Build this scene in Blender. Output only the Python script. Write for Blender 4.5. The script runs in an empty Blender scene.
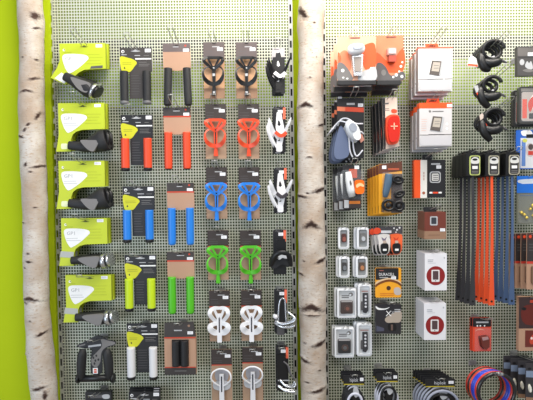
import bpy, math, random
from mathutils import Matrix, Vector
random.seed(7)
SC = bpy.context.scene
COL = SC.collection
PI = math.pi

# ------------------------------------------------------------------ camera
D = 2.0                       # camera distance from the panel
F = D / 0.004225              # focal length in pixels
PITCH, ROLL = math.radians(1.83), math.radians(-0.55)
ZC = 1.35                     # height of the wall point seen at the picture centre
CAM = Vector((0, -D, ZC + D * math.tan(PITCH)))
R = Matrix.Rotation(PI / 2 - PITCH, 3, 'X') @ Matrix.Rotation(ROLL, 3, 'Z')
cd = bpy.data.cameras.new('camera'); cam = bpy.data.objects.new('camera', cd); COL.objects.link(cam)
cam.matrix_world = Matrix.Translation(CAM) @ R.to_4x4()
cd.sensor_fit = 'HORIZONTAL'; cd.sensor_width = 36; cd.lens = F * 36 / 533
cd.clip_start = 0.01
SC.camera = cam

def W(px, py, d=0.0):
    """the place on the plane d metres in front of the wall panel"""
    v = R @ Vector(((px - 266.5) / F, -(py - 200) / F, -1))
    t = (CAM.y + d) / -v.y
    return CAM + v * t

def S(d):
    return 0.004225 * (D - d) / D

# ------------------------------------------------------------------ materials
def lin(c):
    return tuple(((x / 255) / 12.92 if x / 255 <= .04045 else ((x / 255 + .055) / 1.055) ** 2.4) for x in c) + (1,)

MATS = {}
def M(rgb, rough=.5, metal=0., var=.10, scale=14., bump=0., name=None, alpha=None, coat=0.):
    key = (rgb, rough, metal, var, scale, bump, alpha, coat)
    if key in MATS: return MATS[key]
    m = bpy.data.materials.new(name or 'surface'); m.use_nodes = True
    nt = m.node_tree; N = nt.nodes; L = nt.links
    p = N['Principled BSDF']
    p.inputs['Roughness'].default_value = rough
    p.inputs['Metallic'].default_value = metal
    if coat: p.inputs['Coat Weight'].default_value = coat
    c = lin(rgb)
    tc = N.new('ShaderNodeTexCoord'); nz = N.new('ShaderNodeTexNoise')
    nz.inputs['Scale'].default_value = scale * 4; nz.inputs['Detail'].default_value = 3
    L.new(tc.outputs['Object'], nz.inputs['Vector'])
    mx = N.new('ShaderNodeMix'); mx.data_type = 'RGBA'
    mx.inputs['A'].default_value = tuple(x * (1 - var) for x in c[:3]) + (1,)
    mx.inputs['B'].default_value = tuple(min(1, x * (1 + var)) for x in c[:3]) + (1,)
    L.new(nz.outputs['Fac'], mx.inputs['Factor'])
    L.new(mx.outputs['Result'], p.inputs['Base Color'])
    if bump:
        b = N.new('ShaderNodeBump'); b.inputs['Strength'].default_value = bump; b.inputs['Distance'].default_value = .002
        L.new(nz.outputs['Fac'], b.inputs['Height']); L.new(b.outputs['Normal'], p.inputs['Normal'])
    if alpha is not None:
        tr = N.new('ShaderNodeBsdfTransparent'); mxs = N.new('ShaderNodeMixShader')
        mxs.inputs['Fac'].default_value = alpha
        L.new(tr.outputs[0], mxs.inputs[1]); L.new(p.outputs[0], mxs.inputs[2])
        L.new(mxs.outputs[0], N['Material Output'].inputs['Surface'])
    MATS[key] = m
    return m

LIME = M((192, 206, 40), .55, name='lime_card')
LIMED = M((160, 172, 22), .6, name='lime_card_edge')
WHITE = M((238, 238, 238), .45, var=.03, name='white_print')
STICK = M((245, 245, 250), .5, var=.02, name='price_sticker_paper')
BLACK = M((19, 19, 22), .4, name='black_plastic')
RUBBER = M((31, 31, 34), .55, bump=.3, scale=40, name='black_rubber')
CARDB = M((29, 29, 33), .45, name='black_card')
CHARC = M((62, 57, 56), .5, name='charcoal_card')
GREY = M((120, 117, 116), .5, name='grey_print')
MIDG = M((88, 86, 88), .55, name='dark_grey_print')
LGREY = M((185, 186, 190), .45, name='light_grey')
SILVER = M((205, 207, 212), .25, .85, name='silver_metal')
STEEL = M((190, 190, 188), .3, .8, name='hook_steel')
YEL = M((205, 205, 30), .5, name='yellow_print')
KRAFT = M((184, 145, 120), .7, name='kraft_board', var=.12)
KRAFTD = M((150, 116, 92), .7, name='dark_kraft_board')
REDL = M((200, 66, 40), .5, name='red_stripe')
RED = M((226, 76, 42), .4, name='red_plastic')
REDLENS = M((205, 40, 24), .15, coat=.6, name='red_lens')
ORANGE = M((236, 84, 26), .45, name='orange_print')
PEACH = M((232, 128, 90), .5, name='pale_orange_print')
BLUE = M((36, 126, 220), .4, name='blue_plastic')
GREEN = M((84, 186, 36), .4, name='green_plastic')
LEMON = M((196, 222, 30), .45, name='lemon_rubber')
BROWN = M((112, 52, 40), .5, name='brown_red_print')
DARKRED = M((140, 28, 30), .45, name='dark_red_print')
AMBER = M((226, 158, 30), .5, name='amber_card')
NAVY = M((52, 70, 104), .5, name='slate_blue')
CLEAR = M((225, 230, 238), .2, alpha=.055, name='clear_blister')
FROST = M((226, 229, 234), .3, alpha=.72, name='frosted_blister')
DARKSLOT = M((12, 12, 12), .8, name='slot_shadow_gap')

# ------------------------------------------------------------------ mesh builder
TEXTS = {}
def text_mesh(s):
    if s in TEXTS: return TEXTS[s]
    cu = bpy.data.curves.new('lettering', 'FONT'); cu.body = s; cu.size = 1; cu.resolution_u = 2
    o = bpy.data.objects.new('lettering_source', cu); COL.objects.link(o)
    bpy.context.view_layer.update()
    me = o.evaluated_get(bpy.context.evaluated_depsgraph_get()).to_mesh()
    vs = [v.co.copy() for v in me.vertices]; fs = [tuple(p.vertices) for p in me.polygons]
    bpy.data.objects.remove(o); bpy.data.curves.remove(cu)
    x0 = min(v.x for v in vs); x1 = max(v.x for v in vs); y0 = min(v.y for v in vs); y1 = max(v.y for v in vs)
    TEXTS[s] = ([((v.x - x0) / (x1 - x0), (v.y - y0) / (y1 - y0)) for v in vs], fs)
    return TEXTS[s]

def rect(x0, y0, x1, y1): return [(x0, y0), (x1, y0), (x1, y1), (x0, y1)]
def rrect(x0, y0, x1, y1, r=1.5, n=4):
    out = []
    for cx, cy, a in ((x1 - r, y0 + r, -90), (x1 - r, y1 - r, 0), (x0 + r, y1 - r, 90), (x0 + r, y0 + r, 180)):
        for i in range(n + 1):
            t = math.radians(a + 90 * i / n); out.append((cx + r * math.cos(t), cy + r * math.sin(t)))
    return out
def ell(cx, cy, rx, ry, n=24, rot=0):
    out = []
    for i in range(n):
        t = 2 * PI * i / n; x = rx * math.cos(t); y = ry * math.sin(t)
        out.append((cx + x * math.cos(rot) - y * math.sin(rot), cy + x * math.sin(rot) + y * math.cos(rot)))
    return out
def smooth(pts, n=5, closed=False):
    """Catmull-Rom through the points"""
    m = len(pts); out = []
    rng = range(m) if closed else range(m - 1)
    for i in rng:
        g = (lambda k: pts[k % m]) if closed else (lambda k: pts[max(0, min(m - 1, k))])
        a, b, c, d = g(i - 1), g(i), g(i + 1), g(i + 2)
        for j in range(n):
            t = j / n
            out.append(tuple(.5 * (2 * q + (r_ - p) * t + (2 * p - 5 * q + 4 * r_ - s) * t * t + (3 * q - p - 3 * r_ + s) * t ** 3)
                             for p, q, r_, s in zip(a, b, c, d)))
    if not closed: out.append(tuple(pts[-1]))
    return out

class MB:
    """collects shapes drawn in picture-pixel units (x right, y down, z out of the wall) round an origin"""
    def __init__(s, o=(0, 0)):
        s.o = o; s.v = []; s.f = []; s.m = []; s.sm = []; s.mats = []
    def _m(s, m):
        if m not in s.mats: s.mats.append(m)
        return s.mats.index(m)
    def _p(s, x, y, z):
        s.v.append((x - s.o[0], -z, -(y - s.o[1]))); return len(s.v) - 1
    def face(s, ids, m, sm=False):
        s.f.append(tuple(ids)); s.m.append(s._m(m)); s.sm.append(sm)
    def poly(s, pts, z, m):
        a = sum(p[0] * q[1] - q[0] * p[1] for p, q in zip(pts, pts[1:] + pts[:1]))
        if a > 0: pts = pts[::-1]                      # keep the faces turned to the room
        s.face([s._p(x, y, z) for x, y in pts], m); return s
    def slab(s, pts, z0, z1, m, ms=None, bev=0.):
        a = sum(p[0] * q[1] - q[0] * p[1] for p, q in zip(pts, pts[1:] + pts[:1]))
        if a > 0: pts = pts[::-1]
        n = len(pts)
        A = [s._p(x, y, z1) for x, y in pts]; B = [s._p(x, y, z0) for x, y in pts]
        s.face(A, m); s.face(B[::-1], ms or m)
        for i in range(n):
            j = (i + 1) % n; s.face((A[i], B[i], B[j], A[j]), ms or m)
        return s
    def box(s, x0, y0, x1, y1, z0, z1, m, ms=None): return s.slab(rect(x0, y0, x1, y1), z0, z1, m, ms)
    def tube(s, path, r, m, n=10, closed=False, flat=1., cap=True):
        P = [Vector(p) for p in path]; k = len(P)
        rs = r if isinstance(r, (list, tuple)) else [r] * k
        if len(rs) != k: rs = [rs[min(len(rs) - 1, int(i * (len(rs) - 1) / (k - 1)))] * (1 - (i * (len(rs) - 1) / (k - 1)) % 1) +
                               rs[min(len(rs) - 1, int(i * (len(rs) - 1) / (k - 1)) + 1)] * ((i * (len(rs) - 1) / (k - 1)) % 1) for i in range(k)]
        rings = []; up = Vector((0, 0, 1))
        for i in range(k):
            t = (P[(i + 1) % k] - P[i - 1]) if closed else (P[min(k - 1, i + 1)] - P[max(0, i - 1)])
            t.normalize()
            if abs(t.dot(up)) > .95: up = Vector((1, 0, 0)) if abs(t.x) < .9 else Vector((0, 1, 0))
            a = t.cross(up).normalized(); b = a.cross(t).normalized(); up = b.copy()
            rings.append([s._p(*(P[i] + a * math.cos(2 * PI * j / n) * rs[i] + b * math.sin(2 * PI * j / n) * rs[i] * flat)) for j in range(n)])
        for i in range(k if closed else k - 1):
            A, B = rings[i], rings[(i + 1) % k]
            for j in range(n): s.face((A[j], B[j], B[(j + 1) % n], A[(j + 1) % n]), m, True)
        if cap and not closed:
            s.face(rings[0], m); s.face(rings[-1][::-1], m)
        return s
    def ribbon(s, path, w, t, m, closed=False):
        """a flat band along a path of (x, y, z), w wide in the picture plane, t thick"""
        k = len(path); ws = w if isinstance(w, (list, tuple)) else [w] * k
        if len(ws) != k:
            ws0 = ws; ws = []
            for i in range(k):
                u = i * (len(ws0) - 1) / (k - 1); q = min(len(ws0) - 2, int(u)); ws.append(ws0[q] + (ws0[q + 1] - ws0[q]) * (u - q))
        Q = []
        for i in range(k):
            a = path[(i - 1) % k] if closed else path[max(0, i - 1)]; b = path[(i + 1) % k] if closed else path[min(k - 1, i + 1)]
            dx, dy = b[0] - a[0], b[1] - a[1]; l = math.hypot(dx, dy) or 1
            nx, ny = -dy / l * ws[i] / 2, dx / l * ws[i] / 2; x, y, z = path[i]
            Q.append((s._p(x + nx, y + ny, z + t), s._p(x - nx, y - ny, z + t), s._p(x - nx, y - ny, z), s._p(x + nx, y + ny, z)))
        for i in range(k if closed else k - 1):
            A, B = Q[i], Q[(i + 1) % k]
            for j in range(4): s.face((A[j], A[(j + 1) % 4], B[(j + 1) % 4], B[j]), m)
        if not closed: s.face(Q[0][::-1], m); s.face(Q[-1], m)
        return s
    def blob(s, cx, cy, cz, rx, ry, rz, m, rot=0, n=16, e=1.):
        rows = []
        for i in range(1, n // 2):
            ph = PI * i / (n // 2); row = []
            for j in range(n):
                th = 2 * PI * j / n
                sx = math.sin(ph) * math.cos(th); sy = math.cos(ph); sz = math.sin(ph) * math.sin(th)
                q = lambda u: math.copysign(abs(u) ** e, u)
                x, y = rx * q(sx), ry * q(sy)
                row.append(s._p(cx + x * math.cos(rot) - y * math.sin(rot), cy + x * math.sin(rot) + y * math.cos(rot), cz + rz * q(sz)))
            rows.append(row)
        for A, B in zip(rows, rows[1:]):
            for j in range(n): s.face((A[j], A[(j + 1) % n], B[(j + 1) % n], B[j]), m, True)
        for row, y in ((rows[0], ry), (rows[-1], -ry)):
            c = s._p(cx - y * math.sin(rot), cy + y * math.cos(rot), cz)
            for j in range(n):
                ids = (row[j], c, row[(j + 1) % n]) if y > 0 else (row[(j + 1) % n], c, row[j]); s.face(ids, m, True)
        return s
    def text(s, t, x0, y0, x1, y1, z, m, skew=0.):
        vs, fs = text_mesh(t)
        ids = [s._p(x0 + u * (x1 - x0), y1 - v * (y1 - y0) + skew * u, z) for u, v in vs]
        for f in fs: s.face([ids[i] for i in f], m)
        return s
    def lines(s, x0, x1, ys, h, z, m, jit=.3):
        for y in ys: s.poly(rect(x0, y, x1 - random.random() * jit * (x1 - x0), y + h), z, m)
        return s
    def build(s, name, parent=None, label=None):
        me = bpy.data.meshes.new(name); me.from_pydata(s.v, [], s.f)
        for m in s.mats: me.materials.append(m)
        me.polygons.foreach_set('material_index', s.m); me.polygons.foreach_set('use_smooth', s.sm); me.update()
        o = bpy.data.objects.new(name, me); COL.objects.link(o)
        if parent: o.parent = parent
        if label: o['label'] = label
        return o

def tag(o, label, cat, group=None, kind=None):
    if label: o['label'] = label
    if cat: o['category'] = cat
    if group: o['group'] = group
    if kind: o['kind'] = kind
    return o

SLOPE = .17
def hook(hx, hy, dc, L, what, half=.010):
    """double-wire display hook rising slightly towards the room, its back plate on the panel"""
    p = W(hx, hy, dc); z0 = p.z - SLOPE * dc + .004
    r = bpy.data.objects.new('display_hook', None); COL.objects.link(r); r.location = (p.x, -.001, z0)
    tag(r, 'double wire steel display hook holding ' + what, 'display hook', 'wire hooks on the perforated panels')
    b = MB(); b.slab(rrect(-.016, -.011, .016, .011, .003), .0, .0025, STEEL); b.build('back_plate', r)
    w = MB()
    path = [(-half, 0, .002), (-half, -SLOPE * L * .5, L * .5), (-half, -SLOPE * L - .001, L - .006), (-half, -SLOPE * L - .010, L),
            (half, -SLOPE * L - .010, L), (half, -SLOPE * L - .001, L - .006), (half, -SLOPE * L * .5, L * .5), (half, 0, .002)]
    w.tube(path, .0016, STEEL, n=6); w.build('wire_prongs', r)
    return r

class Item:
    def __init__(s, name, label, cat, ox, oy, d, group=None, hk=None, L=None, tilt=0.):
        s.o = (ox, oy); s.d = d
        s.root = bpy.data.objects.new(name, None); COL.objects.link(s.root)
        s.root.location = W(ox, oy, d); sc = S(d); s.root.scale = (sc, sc, sc); s.root.rotation_euler = (0, tilt, 0)
        s.root.empty_display_size = .1
        tag(s.root, label, cat, group)
        if hk: hook(hk[0], hk[1], d, L or d + .06, hk[2])
    def mb(s): return MB(s.o)

def copy_tree(o, parent=None):
    c = o.copy(); COL.objects.link(c)
    if parent: c.parent = parent
    for ch in list(o.children): copy_tree(ch, c)
    return c

def behind(it, g, label, dx=0., dz=0., rot=0., group=None):
    """another of the same kind further back on the same hook"""
    c = copy_tree(it.root)
    c.location = it.root.location + Vector((dx, g, -SLOPE * g + dz)); c.rotation_euler.y += rot
    c['label'] = label
    if group: c['group'] = group
    return c

def price(it, parent, x0, y0, x1, y1, z):
    m = it.mb(); m.slab(rect(x0, y0, x1, y1), z, z + .06, STICK)
    m.lines(x0 + .6, x1 - .6, [y0 + (y1 - y0) * .3, y0 + (y1 - y0) * .6], .35, z + .08, LGREY)
    m.build('price_sticker', parent)

# ------------------------------------------------------------------ setting: green wall, panels, uprights, trunks
def wallmat():
    m = bpy.data.materials.new('lime_wall_paint'); m.use_nodes = True
    nt = m.node_tree; N = nt.nodes; L = nt.links; p = N['Principled BSDF']; p.inputs['Roughness'].default_value = .8; p.inputs['Specular IOR Level'].default_value = .15
    tc = N.new('ShaderNodeTexCoord'); nz = N.new('ShaderNodeTexNoise'); nz.inputs['Scale'].default_value = 3
    mx = N.new('ShaderNodeMix'); mx.data_type = 'RGBA'
    mx.inputs['A'].default_value = lin((170, 190, 20)); mx.inputs['B'].default_value = lin((182, 200, 26))
    L.new(tc.outputs['Object'], nz.inputs['Vector']); L.new(nz.outputs['Fac'], mx.inputs['Factor']); L.new(mx.outputs['Result'], p.inputs['Base Color'])
    return m
WALLM = wallmat()
wall = MB()
def wpoly(mb, pts, m):
    ids = []
    for q in pts: mb.v.append(tuple(q)); ids.append(len(mb.v) - 1)
    mb.face(ids, m)
wpoly(wall, [(-2.2, .05, 0), (2.2, .05, 0), (2.2, .05, 2.7), (-2.2, .05, 2.7)], WALLM)
tag(wall.build('wall_back'), None, None, kind='structure')
pl = W(48.6, 0, .018).x
pw = MB()
def block(mb, x0, x1, y0, y1, z0, z1, m):
    c = [(x, y, z) for x in (x0, x1) for y in (y0, y1) for z in (z0, z1)]
    i = [len(mb.v) + k for k in range(8)]; mb.v += c
    for f in ((0, 1, 3, 2), (4, 6, 7, 5), (0, 4, 5, 1), (2, 3, 7, 6), (0, 2, 6, 4), (1, 5, 7, 3)): mb.face([i[k] for k in f], m)
block(pw, -2.2, pl, -.018, .05, 0, 2.7, WALLM)
tag(pw.build('wall_left'), None, None, kind='structure')
fl = MB(); wpoly(fl, [(-2.2, .05, 0), (-2.2, -3.2, 0), (2.2, -3.2, 0), (2.2, .05, 0)], M((150, 140, 128), .5, name='floor_vinyl'))
tag(fl.build('floor'), None, None, kind='structure')

PANM = M((206, 210, 192), .42, .1, var=.03, name='grey_enamelled_steel')
RAILM = M((186, 186, 180), .4, .2, var=.03, name='upright_steel')
def edge(px0, py0, px1, py1):
    a, b = W(px0, py0), W(px1, py1)
    return lambda z: a.x + (b.x - a.x) * (z - a.z) / (b.z - a.z)
ZB, ZT = .35, 2.35
e_l0 = edge(52.4, 20, 63.3, 378); e_l1 = edge(289.0, 25, 294.2, 378)
e_r0 = edge(325.4, 25, 328.5, 378); dxr = e_l1(1.35) - e_l0(1.35)
e_r1 = lambda z: e_r0(z) + dxr
def panel(e0, e1, label):
    cols, rows = 86, 160; h = .175
    mb = MB(); pm = mb._m(PANM)
    V = []; idx = {}
    def vid(i, j, u, v):
        # hole corners and cell corners share a map
        key = (i, j, u, v)
        if key not in idx:
            z = ZB + (ZT - ZB) * (j + v) / rows; x0, x1 = e0(z), e1(z)
            idx[key] = len(V); V.append((x0 + (x1 - x0) * (i + u) / cols, 0, z))
        return idx[key]
    F_ = []
    for j in range(rows):
        for i in range(cols):
            a, b, c, d = vid(i, j, 0, 0), vid(i + 1, j, 0, 0), vid(i + 1, j + 1, 0, 0), vid(i, j + 1, 0, 0)
            e, f, g, k = vid(i, j, h, h), vid(i, j, 1 - h, h), vid(i, j, 1 - h, 1 - h), vid(i, j, h, 1 - h)
            F_ += [(a, b, f, e), (b, c, g, f), (c, d, k, g), (d, a, e, k)]
    mb.v = V; mb.f = F_; mb.m = [pm] * len(F_); mb.sm = [False] * len(F_)
    o = mb.build('perforated_panel'); tag(o, label, 'perforated panel')
    # folded horizontal stiffeners behind the sheet
    st = MB()
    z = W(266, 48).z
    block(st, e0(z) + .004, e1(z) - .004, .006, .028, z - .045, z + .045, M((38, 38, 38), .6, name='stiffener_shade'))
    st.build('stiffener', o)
    for za, zb, col in ((W(266, 48).z, ZT, (112, 128, 40)), (W(266, 104).z, W(266, 49).z, (150, 182, 40)), (ZB, W(266, 105).z, (54, 68, 28))):  # added boards: lit and shaded zones behind the holes painted into their colours
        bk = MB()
        wpoly(bk, [(e0(za), .035, za), (e1(za), .035, za), (e1(zb), .035, zb), (e0(zb), .035, zb)], M(col, .7, var=.2, scale=.6, name='backing_light_tone'))
        bk.build('light_zone_board', o)
    return o
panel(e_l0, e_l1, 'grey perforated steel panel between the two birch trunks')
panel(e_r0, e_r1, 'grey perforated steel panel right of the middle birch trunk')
def upright(px0, py0, px1, py1, zs, label):
    e = edge(px0, py0, px1, py1); mb = MB(); w = .0085
    n = 12
    z0, z1 = 0, ZT
    i = len(mb.v); 
    # front strip as short straight lengths with the slots cut through it
    step = .05; k0 = math.floor((z0 - zs) / step)
    z = zs + k0 * step
    def q(xa0, xa1, za, zb, y, m):
        mb.v += [(e(za) + xa0, y, za), (e(za) + xa1, y, za), (e(zb) + xa1, y, zb), (e(zb) + xa0, y, zb)]
        n_ = len(mb.v); mb.face((n_ - 4, n_ - 3, n_ - 2, n_ - 1), m)
    sl = .0145; sw = .0038
    while z < z1:
        q(-w, w, z - step / 2, z - sl, -.0015, RAILM); q(-w, w, z + sl, z + step / 2, -.0015, RAILM)
        q(-w, -sw, z - sl, z + sl, -.0015, RAILM); q(sw, w, z - sl, z + sl, -.0015, RAILM)
        z += step
    for xa in (-w, w):      # side walls of the channel
        mb.v += [(e(z0) + xa, -.0015, z0), (e(z0) + xa, .048, z0), (e(z1) + xa, .048, z1), (e(z1) + xa, -.0015, z1)]
        n_ = len(mb.v); mb.face((n_ - 4, n_ - 3, n_ - 2, n_ - 1), RAILM)
    mb.v += [(e(z0) - w, .03, z0), (e(z0) + w, .03, z0), (e(z1) + w, .03, z1), (e(z1) - w, .03, z1)]
    n_ = len(mb.v); mb.face((n_ - 4, n_ - 3, n_ - 2, n_ - 1), DARKSLOT)
    tag(mb.build('slotted_upright'), label, 'shelving upright')
upright(51.0, 20, 61.9, 378, W(51, 18.9).z, 'slotted steel upright along the left edge of the left panel')
upright(290.5, 25, 295.7, 378, W(290.5, 20.1).z, 'slotted steel upright just left of the middle birch trunk')
upright(323.8, 25, 326.9, 378, W(325, 205).z, 'slotted steel upright just right of the middle birch trunk')

def barkmat():
    m = bpy.data.materials.new('birch_bark'); m.use_nodes = True
    nt = m.node_tree; N = nt.nodes; L = nt.links; p = N['Principled BSDF']; p.inputs['Roughness'].default_value = .75
    tc = N.new('ShaderNodeTexCoord')
    def noise(sx, sz, scale, det=4):
        mp = N.new('ShaderNodeMapping'); mp.inputs['Scale'].default_value = (sx, sx, sz); L.new(tc.outputs['Object'], mp.inputs['Vector'])
        n = N.new('ShaderNodeTexNoise'); n.inputs['Scale'].default_value = scale; n.inputs['Detail'].default_value = det
        L.new(mp.outputs[0], n.inputs['Vector']); return n.outputs['Fac']
    def ramp(src, a, b):
        r = N.new('ShaderNodeMapRange'); r.inputs['From Min'].default_value = a; r.inputs['From Max'].default_value = b; r.clamp = True
        L.new(src, r.inputs['Value']); return r.outputs[0]
    def mix(f, a, b):
        x = N.new('ShaderNodeMix'); x.data_type = 'RGBA'
        for k, v in (('A', a), ('B', b)):
            if isinstance(v, tuple): x.inputs[k].default_value = v
            else: L.new(v, x.inputs[k])
        L.new(f, x.inputs['Factor']); return x.outputs['Result']
    base = mix(ramp(noise(1, 1, 9), .35, .68), lin((207, 200, 192)), lin((176, 156, 138)))
    base = mix(ramp(noise(1, 3.2, 60, 3), .56, .72), base, lin((178, 154, 132)))     # short horizontal lenticels
    base = mix(ramp(noise(1, 2.2, 110, 2), .66, .74), base, lin((146, 120, 100)))
    at = N.new('ShaderNodeAttribute'); at.attribute_name = 'scar'
    k = N.new('ShaderNodeMath'); k.operation = 'MULTIPLY_ADD'; L.new(noise(1, 2, 70, 3), k.inputs[0]); k.inputs[1].default_value = 1.1; 
    L.new(at.outputs['Fac'], k.inputs[2])
    f = ramp(k.outputs[0], .72, 1.3)
    base = mix(f, base, lin((70, 48, 40)))
    L.new(base, p.inputs['Base Color'])
    b = N.new('ShaderNodeBump'); b.inputs['Strength'].default_value = .5; b.inputs['Distance'].default_value = .004
    L.new(noise(1, 3, 50), b.inputs['Height']); L.new(b.outputs[0], p.inputs['Normal'])
    return m
BARK = barkmat()
def trunk(left, right, scars, label, dc=.075):
    """left/right: outline stations (y, x) read on the trunk's mid plane, scars: (x, y, half width, half height, shape)"""
    def at(tab, y):
        for (a, xa), (b, xb) in zip(tab, tab[1:]):
            if y <= b or (b, xb) == tab[-1]:
                return xa + (xb - xa) * (y - a) / (b - a)
    rows = []; ns = 72; n = 560
    V = []; F_ = []; A = []
    s = S(dc)
    for r in range(n + 1):
        y = -120 + 640 * r / n; yy = max(-40, min(440, y))
        xl, xr = at(left, yy), at(right, yy); cx, rad = (xl + xr) / 2, (xr - xl) / 2
        c = W(cx, y, dc)
        for k in range(ns):
            t = 2 * PI * k / ns; px = cx + rad * math.cos(t); front = -math.sin(t)
            sc = 0.; bulge = 0.
            if math.sin(t) < .15:
                for sx, sy, hw, hh, sh in scars:
                    dx = (px - sx) / hw; dy = (y - sy) / hh
                    if abs(dx) > 1.6 or abs(dy) > 2.6: continue
                    if sh == 'v': dy = dy - (abs(dx) - .35) * 1.1          # roof-shaped branch scar
                    if sh == '/': dy = dy + dx * .8
                    if sh == '\\': dy = dy - dx * .8
                    q = dx * dx + dy * dy
                    g = math.exp(-q * 1.1); sc = max(sc, g); bulge += .9 * math.exp(-q * .8) * (-1 if dy > 0 else 1.2)
            rr = (rad + bulge * .8 + .25 * math.sin(y * .21 + 3 * math.cos(t)) + .2 * math.sin(y * .07 + t * 2)) * s
            V.append((c.x + rr * math.cos(t), c.y + rr * math.sin(t), c.z)); A.append(sc)
    for r in range(n):
        for k in range(ns):
            a = r * ns + k; b = r * ns + (k + 1) % ns; F_.append((a, a + ns, b + ns, b))
    mb = MB(); mb.v = V; mb.f = F_; mb.m = [mb._m(BARK)] * len(F_); mb.sm = [True] * len(F_)
    o = mb.build('birch_trunk'); tag(o, label, 'tree trunk')
    at_ = o.data.attributes.new('scar', 'FLOAT', 'POINT'); at_.data.foreach_set('value', A)
trunk([(-40, 17), (0, 18), (45, 20.5), (75, 20.5), (100, 19.5), (150, 20.5), (200, 23.5), (250, 24), (300, 25), (350, 27.5), (400, 32), (440, 36)],
      [(-40, 40), (0, 41), (20, 43.2), (45, 43.3), (100, 43.3), (150, 45), (200, 46.5), (250, 47.5), (300, 48.3), (350, 53), (400, 57.5), (440, 62)],
      [(39, 19, 3.5, 4.5, 'o'), (40, 31, 3, 1.3, '/'), (38, 81, 4.5, 1.6, '/'), (32, 93, 6, 1.4, 'v'), (40, 62, 2, 1, 'o'), (41, 117, 2, 3.5, '/'),
       (25.5, 137.5, 4.5, 1.3, '\\'), (31, 131, 2.2, 2, '/'), (34, 126, 2, 1.5, '/'), (42, 167, 6, 1.5, '/'), (32, 165, 2, 2, '/'), (36, 172, 2, 1, 'o'), (28, 222, 3, .9, 'o'),
       (34, 260, 3.2, 1.6, 'o'), (34, 252, 2, 1, 'o'), (29, 266, 1.5, 1, 'o'), (35, 297, 9, 2.4, 'v'), (46, 331, 4.5, 2, '/'), (29, 352, 3, 1.2, '\\'), (30, 301, 3, 1, 'o'),
       (44, 384, 7, 2.2, '/'), (50, 391, 2, 6, 'o'), (40, 207, 2, .8, 'o'), (28, 60, 2, .7, 'o'), (36, 318, 2, .8, 'o')],
      'slender birch trunk leaning against the lime wall at the far left')
trunk([(-40, 300), (0, 299), (30, 297.3), (45, 299), (100, 297.3), (150, 297.6), (200, 298.2), (250, 298), (300, 298.6), (350, 300.4), (400, 301), (440, 301)],
      [(-40, 325), (0, 325), (25, 323.2), (100, 323.5), (150, 323.6), (200, 324.2), (250, 325.6), (300, 326), (350, 326.2), (400, 326.4), (440, 326.5)],
      [(302, 16, 4.5, 6, '\\'), (320, 1, 4.5, 3, '/'), (313, 27, 1.6, 1.2, 'o'), (305, 107, 7, 2.6, 'v'), (320.5, 126, 4, 1.6, '/'), (308, 158, 3.2, 1, 'v'), (301, 196, 6, 1.6, '\\'),
       (319, 190, 7.5, 2.8, '/'), (306.5, 193, 1.5, .9, 'o'), (310, 224, 8, 3.8, 'v'), (299.5, 272, 3.5, 1.5, '\\'), (320, 259, 6, 2.4, '/'), (310, 305, 11, 3.8, 'v'), (311, 312, 9, 1, 'o'),
       (317, 386, 8, 2.2, '/'), (303, 357, 7, 2.4, '\\'), (319, 340, 8, 3, '/'), (318, 366, 2, .8, 'o'), (306, 378, 3, 1, 'o'), (303, 259, 1.3, 1, 'o'), (309, 80, 1.4, .8, 'o'), (315, 60, 1.2, .7, 'o'), (304, 340, 2, .8, 'o')],
      'thick pale birch trunk standing in the gap between the two perforated panels')

# ------------------------------------------------------------------ lights
def area(name, loc, target, sx, sy, power, col):
    l = bpy.data.lights.new(name, 'AREA'); l.shape = 'RECTANGLE'; l.size = sx; l.size_y = sy; l.energy = power; l.color = col
    o = bpy.data.objects.new(name, l); COL.objects.link(o); o.location = loc
    o.rotation_euler = (Vector(target) - Vector(loc)).to_track_quat('-Z', 'Y').to_euler(); return o
area('ceiling_strip_light', (.5, -.7, 2.75), (.3, 0, 1.95), 2.2, .25, 44, (1, .94, .84))
area('room_ceiling_light', (.9, -2.6, 3.2), (0, 0, 1.2), 2.0, 1.2, 42, (1, .96, .9))
area('shop_window_light', (-2.3, -2.7, 1.0), (0, 0, .9), 1.6, 1.8, 44, (.74, .86, 1))
wd = bpy.data.worlds.new('world'); SC.world = wd; wd.use_nodes = True
wd.node_tree.nodes['Background'].inputs[0].default_value = (.86, .92, 1, 1); wd.node_tree.nodes['Background'].inputs[1].default_value = .40
SC.view_settings.view_transform = 'Standard'; SC.view_settings.look = 'None'; SC.view_settings.exposure = 0; SC.view_settings.gamma = 1
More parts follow.
